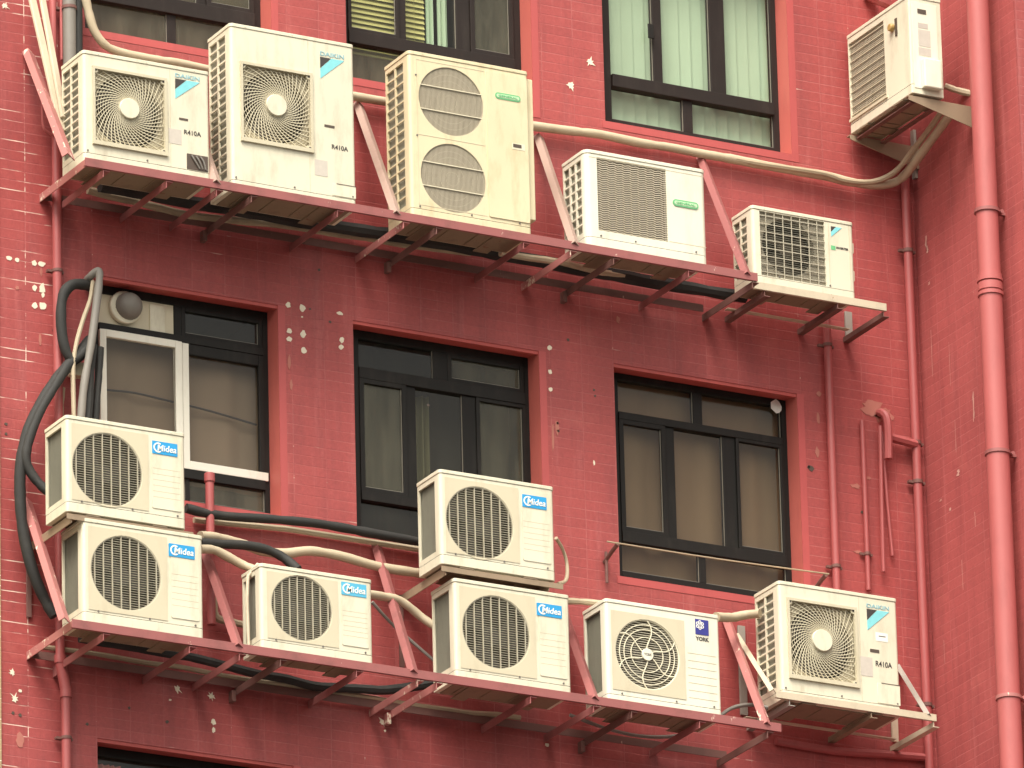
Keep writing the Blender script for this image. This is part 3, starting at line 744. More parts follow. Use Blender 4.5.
for k in (.18, .25, .32, .39, .46, .53, .60): g.box(fx+.02, u12.w-.03, -.0012, 0, k*u12.h, k*u12.h+.003)
g.build('panel_groove', M['groove'], u12.root, smooth=False)
u12.screws([(.10, .052), (u12.w*.6, .052), (u12.w*.93, .053)])

u13 = swirl_unit('air_conditioner', 'swirl-guarded air conditioner at lower right on its own cream bracket', (778.3, 580.3), (900.5, 711.5), -.53, .30,
    (786.6, 598), (858.5, 686.8), (821.8, 640.8), .071, ((866.6, 608.8), (889, 612.5), (866.6, 630)), .026, ((875.5, 660.6), (892, 668.5)), ((870, 648.7), (879.2, 653.3)), ((860.3, 656), (873, 677)), (860, 640), (877, 683), 12)
u13.plate(*u13.rect(875.5, 632, 888, 642.5), -.0015, 'label_sticker', 'sticker_white', .001, .0015)
u13.plate(*u13.rect(878.5, 635.6, 885.5, 637.6), -.002, 'label_sticker', 'ink', .0005, .001)


# ------------------------------------------------------------------ the building
bld = tag(empty('apartment_building', (0, 0, 0)), 'weathered red tiled apartment facade with black windows and a projecting side wall', 'building')
YW = .14
XW = lambda u, v: at(u, v, YW).x
ZW = lambda u, v: at(u, v, YW).z
ZS_A = at(94.6, 29.5, 0).z
H_W = ZW(700, 386.4) - at(620.5, 576, 0).z
ops = {
 'third':  (at(617, 480, 0).x, XW(788.8, 486), at(620.5, 576, 0).z, ZW(699.6, 386.4)),
 'second': (at(355, 430, 0).x, XW(529.5, 418), at(357.2, 529, 0).z, ZW(440, 343.5)),
 'first':  (at(94.5, 350, 0).x, XW(268.9, 412), at(268.5, 513.5, 0).z, ZW(183.3, 298.5)),
 'top_c':  (at(603.5, 60, 0).x, XW(777.7, 75), at(605.5, 120.8, 0).z, 0),
 'top_b':  (at(346.3, 40, 0).x, XW(520.7, 40), at(354, 77.5, 0).z, 0),
 'top_a':  (at(85, 20, 0).x, XW(260.7, 15), ZS_A, 0),
 'low':    (at(97.5, 755, 0).x, XW(283, 775), 0, ZW(96.7, 746)),
}
for k in ('top_a', 'top_b', 'top_c'):
    o = ops[k]; ops[k] = (o[0], o[1], o[2], o[2] + H_W)
o = ops['low']; ops['low'] = (o[0], o[1], o[3] - H_W, o[3])
X_LEFT = at(0.4, 735, 0).x
Z_TOP = 33.0
YC = atx(1014.5, 20, XR).y           # street-side edge of the projecting wall

def wall_sheet(name, mats, x0, x1, z0, z1, openings, y=0.0, depth=.22):
    xs = sorted({x0, x1} | {v for o in openings for v in o[:2]}); zs = sorted({z0, z1} | {v for o in openings for v in o[2:]})
    mb = MB()
    for a, b in zip(xs, xs[1:]):
        for c, d in zip(zs, zs[1:]):
            if any(o[0] <= (a+b)/2 <= o[1] and o[2] <= (c+d)/2 <= o[3] for o in openings): continue
            mb.add([(a,y,c),(b,y,c),(b,y,d),(a,y,d)], [(0,1,2,3)])
    for a, b, c, d in openings:
        e = y + depth
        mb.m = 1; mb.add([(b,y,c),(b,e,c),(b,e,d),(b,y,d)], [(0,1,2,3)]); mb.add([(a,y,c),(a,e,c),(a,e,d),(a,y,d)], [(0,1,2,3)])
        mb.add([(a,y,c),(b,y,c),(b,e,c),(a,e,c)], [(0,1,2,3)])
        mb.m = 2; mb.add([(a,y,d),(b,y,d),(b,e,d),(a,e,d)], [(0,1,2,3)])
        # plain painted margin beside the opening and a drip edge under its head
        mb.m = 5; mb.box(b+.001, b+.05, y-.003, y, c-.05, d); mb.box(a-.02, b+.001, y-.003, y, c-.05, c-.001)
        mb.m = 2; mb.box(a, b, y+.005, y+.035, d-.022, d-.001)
        mb.m = 0
    return mb, mats
P0 = at(24.8, 110, 0); OX = P0.x % .227; OZ = at(24.8, 93, 0).z % .065
M['tile'] = tile_mat('red_wall_tiles', 'X', OX, OZ, worn_edge=(X_LEFT + .25, .45))
M['tile_side'] = tile_mat('red_side_wall_tiles', 'Y', 0, OZ, base=(.42, .085, .083, 1), flake_lo=.68)
M['tile_beige'] = tile_mat('beige_wall_tiles', 'X', 0, OZ + .02, base=(.50, .36, .20, 1), pale=(.75, .66, .46, 1), flake=(.8, .72, .55, 1), flake_lo=.5)
mb, _ = wall_sheet('wall', None, X_LEFT, XR, 0, Z_TOP, list(ops.values()))
# bare-plaster chips where old fixings were torn out
mb.m = 3
def chip(u, v, ru, rv, spikes=0):
    p = at(u, v, 0); n = (11 if ru < 4 else 21) if not spikes else 2*(spikes + 2); k = 150.0; pts = []
    for i in range(n):
        a = 2*math.pi*i/n + random.uniform(-.15, .15); q = ((random.uniform(.75, 1.2) if ru < 4 else random.uniform(.55, 1.25)) if not spikes else (1.15 if i % 2 else .55)*random.uniform(.55, 1.3))
        pts.append((p.x + ru/141*q*math.cos(a), p.z + rv/k*q*math.sin(a)))
    mb.prism(pts, -.003, .0)
for u, v, ru, rv, sp in ((5, 6, 4, 4, 5), (9, 258, 3, 2.2, 0), (17, 260, 2.2, 2, 0), (34, 263, 2.2, 2.8, 0), (41.5, 264, 3.8, 2.6, 0), (34.2, 288, 2.4, 3, 0), (42, 288.5, 3, 5, 0), (43, 295, 1.4, 3, 0), (34.5, 305.5, 2.6, 3, 0), (42.5, 306, 3.6, 3.4, 0),
        (288, 305, 2.6, 2.6, 0), (302.3, 308, 2.8, 3.8, 0), (302, 317, 1, .8, 0), (289.3, 331, 2.6, 2.4, 0), (289.5, 339, 2.8, 2.6, 0), (303, 334, 2.6, 3.6, 0), (303.5, 350.5, 2.8, 4, 0), (340, 313.5, 3, 1.8, 0), (341.8, 340, 2.2, 3, 0), (341, 347, 2.6, 2.6, 0),
        (549.6, 348, 2.2, 2.4, 0), (549.8, 372, 1.8, 2.6, 0), (550.3, 389.5, 2.2, 2.2, 0), (571, 86, 4.6, 4.6, 5), (590, 62, 4.4, 4.6, 5),
        (12, 673, 3.4, 3.4, 5), (14.5, 698.5, 4.2, 4.4, 5), (177.5, 689, 3.6, 4.6, 4), (211.5, 696.5, 3.4, 3.8, 5), (213.4, 722, 2.4, 3, 0), (213.6, 730, 1.8, 2.6, 0), (383.5, 722.5, 4.6, 4.4, 5), (385, 731, 1.2, 1.2, 0),
        (20, 691, 1.6, 1.6, 0), (594, 463, 1.0, 2.6, 0), (170, 700, 1.2, 1.0, 0), (547, 745, 2.2, 1.6, 0)):
    chip(u, v, ru, rv, sp)
# plug holes: flat spots with their inner shade painted dark
mb.m = 4
for u, v, r in ((13, 713, 1.6), (20, 715, 1.7), (6, 424, 1.5), (6, 434, 1.4), (55, 298, 2), (54, 330, 1.6), (557.5, 423, 1.3), (558, 431, 1.3), (811, 468.5, 3), (808.5, 467, 1.6), (594, 390, 1.1), (595, 396, 1.1), (129, 708, 1.3), (87, 724, 1.5), (167, 722, 1.6), (330, 322, 1.2), (310, 309, 1), (428, 405, 1.4), (568, 340, 1.5), (319, 270, 1.3), (862, 512, 1.6)): chip(u, v, r, r)
mb.m = 6
for u, v, ru, rv in ((874, 409, 13, 9), (884, 416, 9, 8), (819, 394, 2.4, 2.6), (818, 418, 1.6, 6), (817, 452, 2, 5), (855, 486, 4.5, 2.6), (858, 552, 4, 1.6), (868, 478, 3, 1.6), (41, 272, 1.4, 4), (40, 340, 1.6, 5), (17, 288, 1.6, 2), (20, 740, 3.4, 7), (289, 362, 1.4, 7), (291, 385, 1.4, 5), (557, 428, 1.8, 8), (553, 438, 1.2, 14), (618, 320, 1.6, 4)): chip(u, v, ru, rv)
mb.build('wall', [M['tile'], M['reveal'], M['soffit'], M['plaster'], M['slot'], M['margin'], M['rust_smear']], bld, smooth=False)
mb = MB(); mb.box(XR, XR + 5, YC, .3, 0, Z_TOP); mb.m = 1
for u, v, hh, ww in ((926, 236, .10, .010), (927, 246, .05, .016), (929, 282, .02, .012), (931, 330, .32, .003), (955, 420, .22, .003), (973, 392, .18, .008), (973.5, 410, .08, .005), (1003, 435, .06, .006), (949, 342, .3, .0025), (962, 560, .2, .003), (975, 512, .10, .004), (950, 508, .02, .014), (958, 470, .04, .02), (940, 500, .012, .02), (944, 640, .16, .003)):
    p = atx(u, v, XR); k = 5; pts = [(p.y + ww*random.uniform(-.5, .5) - ww, p.z - hh*i/k) for i in range(k+1)]; q2 = [(y + ww*random.uniform(.8, 1.8), z) for y, z in pts]
    vs = [(XR - .0025, y, z) for y, z in pts + q2[::-1]]; mb.add(vs, [(i, i+1, 2*k-i, 2*k+1-i) for i in range(k)])
mb.build('side_wall', [M['tile_side'], M['scuff']], bld, smooth=False)
mb = MB(); mb.add([(XR + .001, YC - .004, 0), (XR + 5, YC - .004, 0), (XR + 5, YC - .004, Z_TOP), (XR + .001, YC - .004, Z_TOP)], [(0,1,2,3)])
mb.build('front_wall', M['tile'], bld, smooth=False)
mb = MB(); mb.box(X_LEFT - 4, X_LEFT, -.015, .3, 0, Z_TOP); mb.build('pilaster', M['tile_beige'], bld, smooth=False)
mb = MB(); mb.box(X_LEFT - 4, XR + 5, 3.2, 9, 0, Z_TOP - .02); mb.build('rear_block', M['room'], bld, smooth=False)

class Win:
    def __init__(s, key, label=None, mat='frame', room=True, curtain_y=.30):
        s.x0, s.x1, s.z0, s.z1 = ops[key]; s.mb = MB(); s.edge = MB(); s.mat = M[mat]; s.label = label; s.kids = []; s.sash = []
        s.fy0, s.fy1 = YW, YW + .05
    def v(s, xa, xb, za, zb, y0=0, y1=0): s.mb.box(xa, xb, s.fy0 + y0, s.fy1 + y1, za, zb)
    def outer(s, wl, wr, wt, wb):
        s.L, s.Rr, s.T, s.B = s.x0 + wl, s.x1 - wr, s.z1 - wt, s.z0 + wb
        s.v(s.x0, s.L, s.z0, s.z1); s.v(s.Rr, s.x1, s.z0, s.z1); s.v(s.L, s.Rr, s.T, s.z1); s.v(s.L, s.Rr, s.z0, s.B)
    def row(s, za, zb, mull, kinds, sash=None, y=0.0):
        """cells between za and zb split by mullions [(xa, xb)]; kinds: glass name per cell (None leaves it open)"""
        xs = [s.L] + [c for m in mull for c in m] + [s.Rr]
        for m in mull: s.v(m[0], m[1], za, zb, .002 + y, -.002)
        for i, k in enumerate(kinds):
            a, b = xs[2*i], xs[2*i+1]
            sm = sash[i] if sash else None
            if sm:
                nm, w, py = sm; f = MB()
                f.box(a, a+w, s.fy0+py, s.fy0+py+.03, za, zb); f.box(b-w, b, s.fy0+py, s.fy0+py+.03, za, zb)
                f.box(a+w, b-w, s.fy0+py, s.fy0+py+.03, za, za+w); f.box(a+w, b-w, s.fy0+py, s.fy0+py+.03, zb-w, zb)
                s.sash.append((f, nm)); a, b, c, d = a+w, b-w, za+w, zb-w
            else: c, d = za, zb
            yy = s.fy0 + (sm[2] if sm else 0) + .018
            if k:
                s.kids.append(('pane', k, (a, b, c, d, yy)))
                t = .006                                   # bead along foot and one side, dust and reflection painted pale
                s.edge.box(a, b, yy-.006, yy-.001, c, c+t*1.1); s.edge.box(b-t*.8, b, yy-.006, yy-.001, c+t*1.1, d)
    def done(s):
        o = s.mb.build('window', s.mat, bld, smooth=False, bevel=.003); s.o = o
        if s.label: o['label'] = s.label
        for f, nm in s.sash: f.build('sash', M[nm], o, smooth=False, bevel=.003)
        for n, k, (a, b, c, d, y) in s.kids:
            m = MB(); m.add([(a,y,c),(b,y,c),(b,y,d),(a,y,d)], [(0,1,2,3)]); m.build(n, M[k], o, smooth=False)
        s.edge.build('glazing_bead', M['frame_edge'], o, smooth=False)
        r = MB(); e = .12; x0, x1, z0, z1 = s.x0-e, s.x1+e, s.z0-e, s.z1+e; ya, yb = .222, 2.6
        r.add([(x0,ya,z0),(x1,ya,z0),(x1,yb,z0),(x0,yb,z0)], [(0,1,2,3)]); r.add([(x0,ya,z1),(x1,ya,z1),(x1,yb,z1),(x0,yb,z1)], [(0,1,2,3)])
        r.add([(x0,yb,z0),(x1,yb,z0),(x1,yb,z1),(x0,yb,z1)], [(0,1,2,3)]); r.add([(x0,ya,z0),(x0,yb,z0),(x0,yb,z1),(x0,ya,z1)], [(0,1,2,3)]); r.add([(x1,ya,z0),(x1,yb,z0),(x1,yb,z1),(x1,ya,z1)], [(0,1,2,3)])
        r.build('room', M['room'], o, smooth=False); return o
    def cloth(s, xa, xb, za, zb, m, y=.30, wave=.012, n=60, name='curtain', k=22, rot=0):
        mb = MB(); vs = []
        for i in range(n+1):
            x = xa + (xb-xa)*i/n; yy = y + wave*math.sin(k*2*math.pi*i/n/2.0 + .7*math.sin(i*.37)) ; vs += [(x, yy, za), (x, yy, zb)]
        mb.add(vs, [(2*i, 2*i+2, 2*i+3, 2*i+1) for i in range(n)]); return mb.build(name, M[m], s.o, smooth=True)
    def vanes(s, xa, xb, za, zb, m, y=.31, w=.085, name='vertical_blind'):
        mb = MB(); x = xa; i = 0
        while x < xb:
            mb.bar((x + w/2, y, za), (x + w/2, y, zb), w*1.02, .0015, up=(.17 + .04*math.sin(i*1.7), 1, 0)); x += w; i += 1
        return mb.build(name, M[m], s.o, smooth=False)
    def louvres(s, xa, xb, za, zb, m, y=.30, p=.036, name='venetian_blind'):
        mb = MB(); z = za
        while z < zb: mb.bar((xa, y, z), (xb, y, z), .048, .0012, up=(0, -.90, .44)); z += p
        for k in (.12, .88): mb.box(xa+(xb-xa)*k-.001, xa+(xb-xa)*k+.001, y-.02, y-.018, za, zb)
        return mb.build(name, M[m], s.o, smooth=False)

# window with brown curtains
w = Win('third', 'black window with brown curtains drawn behind every pane'); w.outer(.10, .040, .045, .095)
z1a = ZW(617, 411.5); t1 = z1a - .05; z2a = ZW(623, 531); t2 = z2a - .075
w.v(w.L, w.Rr, t1, z1a, -.014); w.v(w.L, w.Rr, t2, z2a, -.018)
w.row(z1a, w.T, [(XW(693, 400), XW(702, 400))], ['glass', 'glass'])
w.row(z2a, t1, [(XW(666, 480), XW(675.5, 480)), (XW(724.5, 500), XW(737, 500))], ['glass', 'glass', 'glass'], [('frame', .030, -.012), None, ('frame', .022, -.012)])
w.row(w.B, t2, [(XW(700, 575), XW(706.5, 575))], ['glass', 'glass'])
w.done(); w.cloth(w.x0, w.x1, w.z0 + .02, w.z1, 'brown_cloth', y=.236, wave=.008, k=9)
p = at(776, 407.5, YW + .0165); mb = MB(); n = 12
p.y -= .02; p.x -= .012
mb.prism([(p.x + .042*random.uniform(.75, 1.1)*math.cos(2*math.pi*i/n), p.z + .045*random.uniform(.8, 1.1)*math.sin(2*math.pi*i/n)) for i in range(n)], p.y - .004, p.y); mb.build('paper_patch', M['print_white'], w.o)

# middle window, one sash slid open
w = Win('second', 'black window with dim grey panes and a dark room behind'); w.outer(.105, .030, .055, .06)
z1a = ZW(359, 367); t1 = z1a - .075; z2a = ZW(360, 491); t2 = z2a - .060
w.v(w.L, w.Rr, t1, z1a, -.014); w.v(w.L, w.Rr, t2, z2a, -.018)
w.row(z1a, w.T, [(XW(433, 350), XW(447, 350))], ['glass_dark', 'glass_dusty'], [None, ('frame', .03, .0)])
w.row(z2a, t1, [(XW(406.5, 440), XW(416.5, 440)), (XW(463.5, 440), XW(476.5, 440))], ['glass_dusty', 'glass', 'glass_dusty'], [('frame', .030, -.012), None, ('frame', .024, -.008)])
w.row(w.B, t2, [(XW(446, 540), XW(455, 540))], ['glass_dark', 'glass_dark'])
w.done(); w.cloth(XW(419, 440), XW(440, 440), t2, t1, 'olive_cloth', y=.27, wave=.02, n=24, k=6); w.cloth(w.x0, w.x1, w.z0, w.z1, 'room_dark_sheet', y=.40, wave=.03, k=7)  # the full-width rear sheet is added, its colour painting the dim room

# left window with white sashes, a boarded light and a vent
w = Win('first', 'window with white sashes, a cream boarded light and a round vent above'); w.outer(.095, .035, .055, .06)
z1a = ZW(98, 322.5); t1 = z1a - .045; zb_ = ZW(185, 469); t2 = zb_ - .06
w.v(w.L, w.Rr, t1, z1a, -.014); w.v(w.L, w.Rr, t2, zb_, -.012)
w.row(z1a, w.T, [(XW(174.5, 325), XW(181.5, 325))], [None, 'glass_dark'], [None, ('frame', .028, 0)])
xm = XW(181.5, 390)
w.row(zb_, t1, [(xm - .002, xm + .002)], ['glass', 'glass'], [('frame_white', .045, -.022), None])
w.row(w.B, t2, [(XW(186, 490), XW(190, 490))], ['glass_dark', 'glass_dusty'])
f = MB(); a, b = xm + .004, w.Rr
f.box(a, a+.045, YW-.010, YW+.02, zb_, t1); w.sash.append((f, 'frame_white'))
f2 = MB(); f2.box(a+.045, b+.02, YW-.012, YW+.02, zb_, zb_+.055); w.sash.append((f2, 'frame_white'))
f3 = MB(); f3.box(b-.035, b, YW-.008, YW+.02, zb_+.056, t1); f3.box(a+.045, b-.036, YW-.008, YW+.02, t1-.07, t1); w.sash.append((f3, 'frame'))
o1 = w.done(); w.cloth(w.x0, w.x1, t2, t1 + .03, 'taupe_cloth', y=.25, wave=.010, k=7)
cd = MB(); cd.tube([(XW(112, 386), .215, ZW(112, 386)), (XW(140, 389), .215, ZW(140, 389)), (XW(174, 397), .215, ZW(174, 397)), (XW(215, 407), .215, ZW(215, 407)), (XW(262, 421), .215, ZW(262, 421))], .007, 6, 4); cd.build('cord', M['ink'], o1)
bd = MB(); bd.box(w.L, XW(174, 325), YW + .008, YW + .03, z1a, w.T); bd.m = 1
xa = XW(150, 318); bd.box(xa, xa + .10, YW - .002, YW + .008, z1a + .004, w.T - .02)
bd = bd.build('board', [M['beige'], M['cream']], o1, smooth=False)
c = at(124, 308.5, YW)
vm = MB(); vm.disc(c.x, c.z, .106, YW - .03, YW + .008, 32); vm = vm.build('vent_collar', M['cream'], o1, bevel=.008)
dm = MB(); vs = []; n = 24; kk = 7
for j in range(kk+1):
    a = math.pi/2*j/kk
    for i in range(n): vs.append((c.x + .016 + .088*math.cos(a)*math.cos(2*math.pi*i/n), YW - .03 - .085*math.sin(a), c.z + .006 + .088*math.cos(a)*math.sin(2*math.pi*i/n)))
dm.add(vs, [(j*n+i, j*n+(i+1) % n, (j+1)*n+(i+1) % n, (j+1)*n+i) for j in range(kk) for i in range(n)])
for q in (-1, 1): dm.bar((c.x + .016, YW - .113, c.z + .006), (c.x + .016 + q*.088, YW - .03, c.z + .006 + q*.02), .005, .005)
dm.build('vent_hood', M['grey_wrap'], vm)

# upper row
w = Win('top_c', 'large black window with pale green vertical blinds', 'frame_brown'); w.outer(.130, .045, .05, .088)
z2a = ZW(608, 74); t2 = z2a - .085
w.v(w.L, w.Rr, t2, z2a, -.022)
w.row(z2a, w.T, [(XW(653.5, 60), XW(662.5, 60)), (XW(710.5, 60), XW(725.5, 60))], ['glass', 'glass', 'glass'], [None, None, None])
w.row(w.B, t2, [(XW(684, 122), XW(693, 122))], ['glass', 'glass'])
w.done(); w.vanes(w.x0, w.x1, w.z0, w.z1, 'green_blind', y=.226)
p = at(650.5, 31.5, YW - .02); mb = MB(); mb.box(p.x - .022, p.x + .022, p.y - .01, p.y, p.z - .05, p.z + .05); mb.build('handle', M['frame'], w.o, bevel=.004)
w = Win('top_b', 'black window with yellow-green slatted blinds', 'frame_brown'); w.outer(.085, .055, .05, .045)
z2a = ZW(354, 31.5); t2 = z2a - .085
w.v(w.L, w.Rr, t2, z2a, -.022)
w.row(z2a, w.T, [(XW(398.5, 20), XW(406, 20)), (XW(456.5, 30), XW(470, 30))], ['glass', 'glass', 'glass_dusty'], [('frame_brown', .024, -.012), None, ('frame_brown', .03, -.012)])
w.row(w.B, t2, [(XW(432, 95), XW(440, 95))], ['glass_dusty', 'glass_dusty'])
w.done(); w.louvres(w.x0 + .02, XW(432, 20), t2, w.z1, 'yellow_blind', y=.25); w.cloth(XW(434, 20), XW(441, 20), t2, w.z1, 'green_blind', y=.25, n=16, k=4)
w.cloth(XW(446, 20), XW(456, 20), t2, w.z1, 'green_blind', y=.26, n=16, k=5)
w.cloth(w.x0, w.x1, w.z0, t2 + .05, 'taupe_cloth', y=.30, wave=.02, k=5)
w = Win('top_a', 'black window above the lowest unit, brown panes', 'frame_brown'); w.outer(.10, .05, .05, .012)
z2a = ZW(150, -4); t2 = z2a - .10
w.v(w.L, w.Rr, t2, z2a, -.022)
w.row(z2a, w.T, [(XW(140, -8), XW(150, -8)), (XW(197, 0), XW(206, 0))], ['glass_dusty', 'glass_dusty', 'glass_dusty'], [None, None, ('frame_brown', .03, -.012)])
w.row(w.B, t2, [(XW(167.5, 25), XW(176, 25))], ['glass_dusty', 'glass_dusty'])
w.done(); w.cloth(w.x0, w.x1, w.z0, w.z1, 'brown_cloth', y=.25, wave=.012, k=6)
w = Win('low', 'black window at the bottom with a pink red cloth at its left'); w.outer(.05, .05, .06, .06)
z1a = w.z1 - .45; t1 = z1a - .06; w.v(w.L, w.Rr, t1, z1a, -.014)
w.row(z1a, w.T, [(XW(184, 768), XW(193, 768))], ['glass', 'glass_dark']); w.row(w.B, t1, [(XW(184, 768), XW(193, 768))], ['glass_dark', 'glass_dark'])
w.done(); xa = XW(101, 760); w.cloth(xa, xa + .15, w.z0 + .4, w.T - .035, 'pink_cloth', y=.185, wave=.012, n=30, k=8); w.cloth(w.x0, w.x1, w.z0, w.z1, 'taupe_cloth', y=.6, wave=.02, k=6)

# ------------------------------------------------------------------ steel racks
def rack(name, label, tl, tr, yf, arms, braces, h=.055, mat='red_steel', arm_mats=None):
    a = at(*tl, yf); b = at(*tr, yf); z = (a.z + b.z)/2; root = tag(empty(name, (a.x, 0, z - h)), label, 'steel rack')
    o = Vector((a.x, 0, z - h)); L = lambda p: Vector(p) - o
    mb = MB(); mb.box(0, b.x - a.x, yf, yf + .006, 0, h); mb.box(0, b.x - a.x, yf + .0062, yf + .022, .001, .007)
    mb.build('front_rail', M[mat], root, bevel=.0015)
    mb = MB(); mb.box(.02, b.x - a.x - .05, -.05, -.044, -.002, .048); mb.build('rear_rail', M['rust_steel'], root, bevel=.001)
    for i, (u, v, m) in enumerate(arms):
        x = at(u, v, yf).x - a.x; mb = MB()
        za, zb = (-.003, h - .006) if i == 0 else (-.050, -.003)
        mb.box(x - .003, x + .003, yf + .008, -.002, za, zb); mb.box(x + .0032, x + .045, yf + .008, -.002, zb - .008, zb - .002)
        if i % 3 == 1: mb.box(x - .03, x - .0035, -.05, -.0025, -.09, -.02)
        mb.build('cross_arm', M[m], root, bevel=.001)
    for (u, v), (s, t), m, wd in braces:
        p = L(at(u, v, -.015)); q = at(s, t, yf - .004); q = L(Vector((q.x, yf - .006, z - h*.35)))
        mb = MB(); mb.bar(p, q, wd, .007, up=(.62, -1, .25)); mb.bar(p, q, .007, .042, up=(.62, -1, .25), off=(wd/2, -.018))
        pl = MB(); mb.build('brace', M[m], root, bevel=.001)
    return root, o
RS, RL, DK = 'red_steel', 'red_steel_light', 'rust_steel'
r1, o1_ = rack('steel_rack', 'upper red steel rack carrying five air conditioners, bolted along the wall', (85, 158.3), (757.6, 271.9), -.66,
    [(86.5, 160, RL), (104, 163, RS), (167, 174, RS), (217, 182, RS), (252, 188, DK), (338, 203, RS), (404, 214, RL), (437, 219, DK), (524, 234, RS), (571, 242, RL), (614, 249, DK), (689, 262, RS), (753, 273, DK)],
    [((31, 52), (71, 160), RL, .075), ((182, 75), (219, 182), 'faded_steel', .055), ((360.5, 103), (399, 211), 'faded_steel', .055), ((541, 136), (577, 243), 'faded_steel', .055), ((703, 157), (749, 272), RS, .045)])
r2, o2_ = rack('steel_rack', 'lower red steel rack carrying six air conditioners, bolted along the wall', (72, 616.8), (781.4, 725.3), -.65,
    [(73.5, 618, RL), (104, 622, RS), (190, 635, RS), (240, 643, RS), (281, 649, DK), (357, 661, RS), (418, 670, RL), (437, 673, RL), (531, 688, RS), (594, 697, RS), (632, 703, DK), (700, 714, RS), (768, 724, DK)],
    [((29, 500), (67, 619), RL, .060), ((204, 540), (241, 645), RS, .055), ((379, 545), (416, 677), RS, .055), ((566, 610), (597, 699), RS, .05), ((729, 618), (769, 724), RL, .052)])

def small_bracket(label, tl, tr, yf, arms, ties, posts, mat, h=.05, extra=None):
    a = at(*tl, yf); b = at(*tr, yf); z = (a.z + b.z)/2; o = Vector((a.x, 0, z - h)); root = tag(empty('wall_bracket', o), label, 'bracket', 'brackets under single units')
    L = lambda p: Vector(p) - o
    mb = MB(); mb.box(0, b.x - a.x, yf, yf + .006, 0, h); mb.box(0, b.x - a.x, yf + .0062, yf + .022, .001, .007); mb.build('front_rail', M[mat], root, bevel=.0015)
    for u, v, m in arms:
        x = at(u, v, yf).x - a.x; mb = MB(); mb.box(x - .003, x + .003, yf + .008, -.002, -.038, -.003); mb.box(x + .0032, x + .04, yf + .008, -.002, -.038, -.032); mb.build('cross_arm', M[m], root, bevel=.001)
    mb = MB(); mb.box(.02, b.x - a.x - .05, -.14, -.10, .0, .006); mb.build('rear_rail', M[mat], root, bevel=.001)
    for (u, v), (s, t), m, wd in ties:
        p = L(at(u, v, -.015)); q = at(s, t, yf); q = L(Vector((q.x, yf - .002, z - h*.3))); mb = MB(); mb.bar(p, q, wd, .007, up=(.7, -1, .2)); mb.bar(p, q, .007, .03, up=(.7, -1, .2), off=(wd/2, -.012)); mb.build('brace', M[m], root, bevel=.001)
    for (u, v), (s, t), m, wd in posts:
        p = at(u, v, -.012); q = at(s, t, -.012); mb = MB(); mb.box(p.x - wd/2 - o.x, p.x + wd/2 - o.x, -.02, -.004, q.z - o.z, p.z - o.z); mb.build('post', M[m], root, bevel=.001)
    return root
small_bracket('dirty white bracket under the small air conditioner right of the upper rack', (754.5, 281), (886.5, 303.5), -.52, [(765, 284, 'rust_steel'), (838, 296, 'rust_steel'), (884, 304, 'rust_steel')], [], [((848, 312), (850, 338), 'grey_steel', .05)], 'cream_steel', .05)
small_bracket('cream bracket with sloping ties under the lower right air conditioner', (776, 691.5), (936.5, 713.5), -.55, [(790, 694, 'grey_steel'), (872, 706, 'brown_steel'), (934, 713, 'cream_steel')],
    [((740, 636), (775, 690), 'cream_steel', .05), ((900, 666), (930, 711), 'grey_steel', .03)], [((741, 626), (743, 715), 'grey_steel', .05), ((894, 713), (896, 742), 'cream_steel', .045)], 'cream_steel', .045)

def arm_bracket(label, unit_root, w, h_off, posts, mat='brown_steel'):
    """two arms with knee braces under an upper unit, screwed to the wall"""
    o = unit_root.location.copy(); root = tag(empty('wall_bracket', (o.x, 0, o.z - .045)), label, 'bracket', 'brackets under single units')
    for i, xx in enumerate((.03, w - .05)):
        mb = MB(); mb.box(xx, xx + .006, o.y + .005, -.0, -.012, .043); mb.box(xx + .0062, xx + .05, o.y + .005, -.0, .036, .042); mb.build('cross_arm', M[mat], root, bevel=.001)
    mb = MB(); mb.box(.0, w + .05, o.y - .002, o.y + .004, .008, .043); mb.build('front_rail', M[mat], root, bevel=.001)
    for i, xx in enumerate((.03, w - .05)):
        mb = MB(); mb.box(xx - .01, xx + .02, -.022, -.006, -.42, .05); mb.build('post', M['rust_steel'], root, bevel=.001)
    return root
arm_bracket('brown bracket under the upper unit of the left stack', u7.root, u7.w, 0, [])
arm_bracket('brown bracket under the upper unit of the middle stack', u10, u7.w, 0, [])

# bracket of the unit on the side wall
o = u6.root.location; root = tag(empty('wall_bracket', (XR, 0, o.z)), 'rusty bracket of two wedge arms under the air conditioner on the side wall', 'bracket', 'brackets under single units')
for yy, m in ((o.y - u6.w + .01, 'brown_steel'), (o.y - .03, 'brown_steel')):
    mb = MB(); x0 = o.x - .02 - XR
    mb.add([(x0, yy, -.035), (0, yy, -.16), (0, yy, -.005), (x0, yy, -.003), (x0, yy+.006, -.035), (0, yy+.006, -.16), (0, yy+.006, -.005), (x0, yy+.006, -.003)], [(0,1,2,3),(7,6,5,4),(0,4,5,1),(1,5,6,2),(2,6,7,3),(3,7,4,0)])
    mb.box(x0, 0, yy + .007, yy + .045, -.009, -.003); mb.build('cross_arm', M[m], root, bevel=.001)
for xx in (.02, .2):
    mb = MB(); mb.box(o.x + xx - XR, o.x + xx + .035 - XR, o.y - u6.w + .06, o.y - .035, -.03, -.022); mb.build('rail', M['rust_steel'], root)
za_ = atx(916, 130, XR).z - o.z; zb_ = atx(918, 178, XR).z - o.z; mb = MB(); mb.box(-.022, -.002, -.07, -.03, zb_, za_); mb.build('post', M['grey_steel'], root)

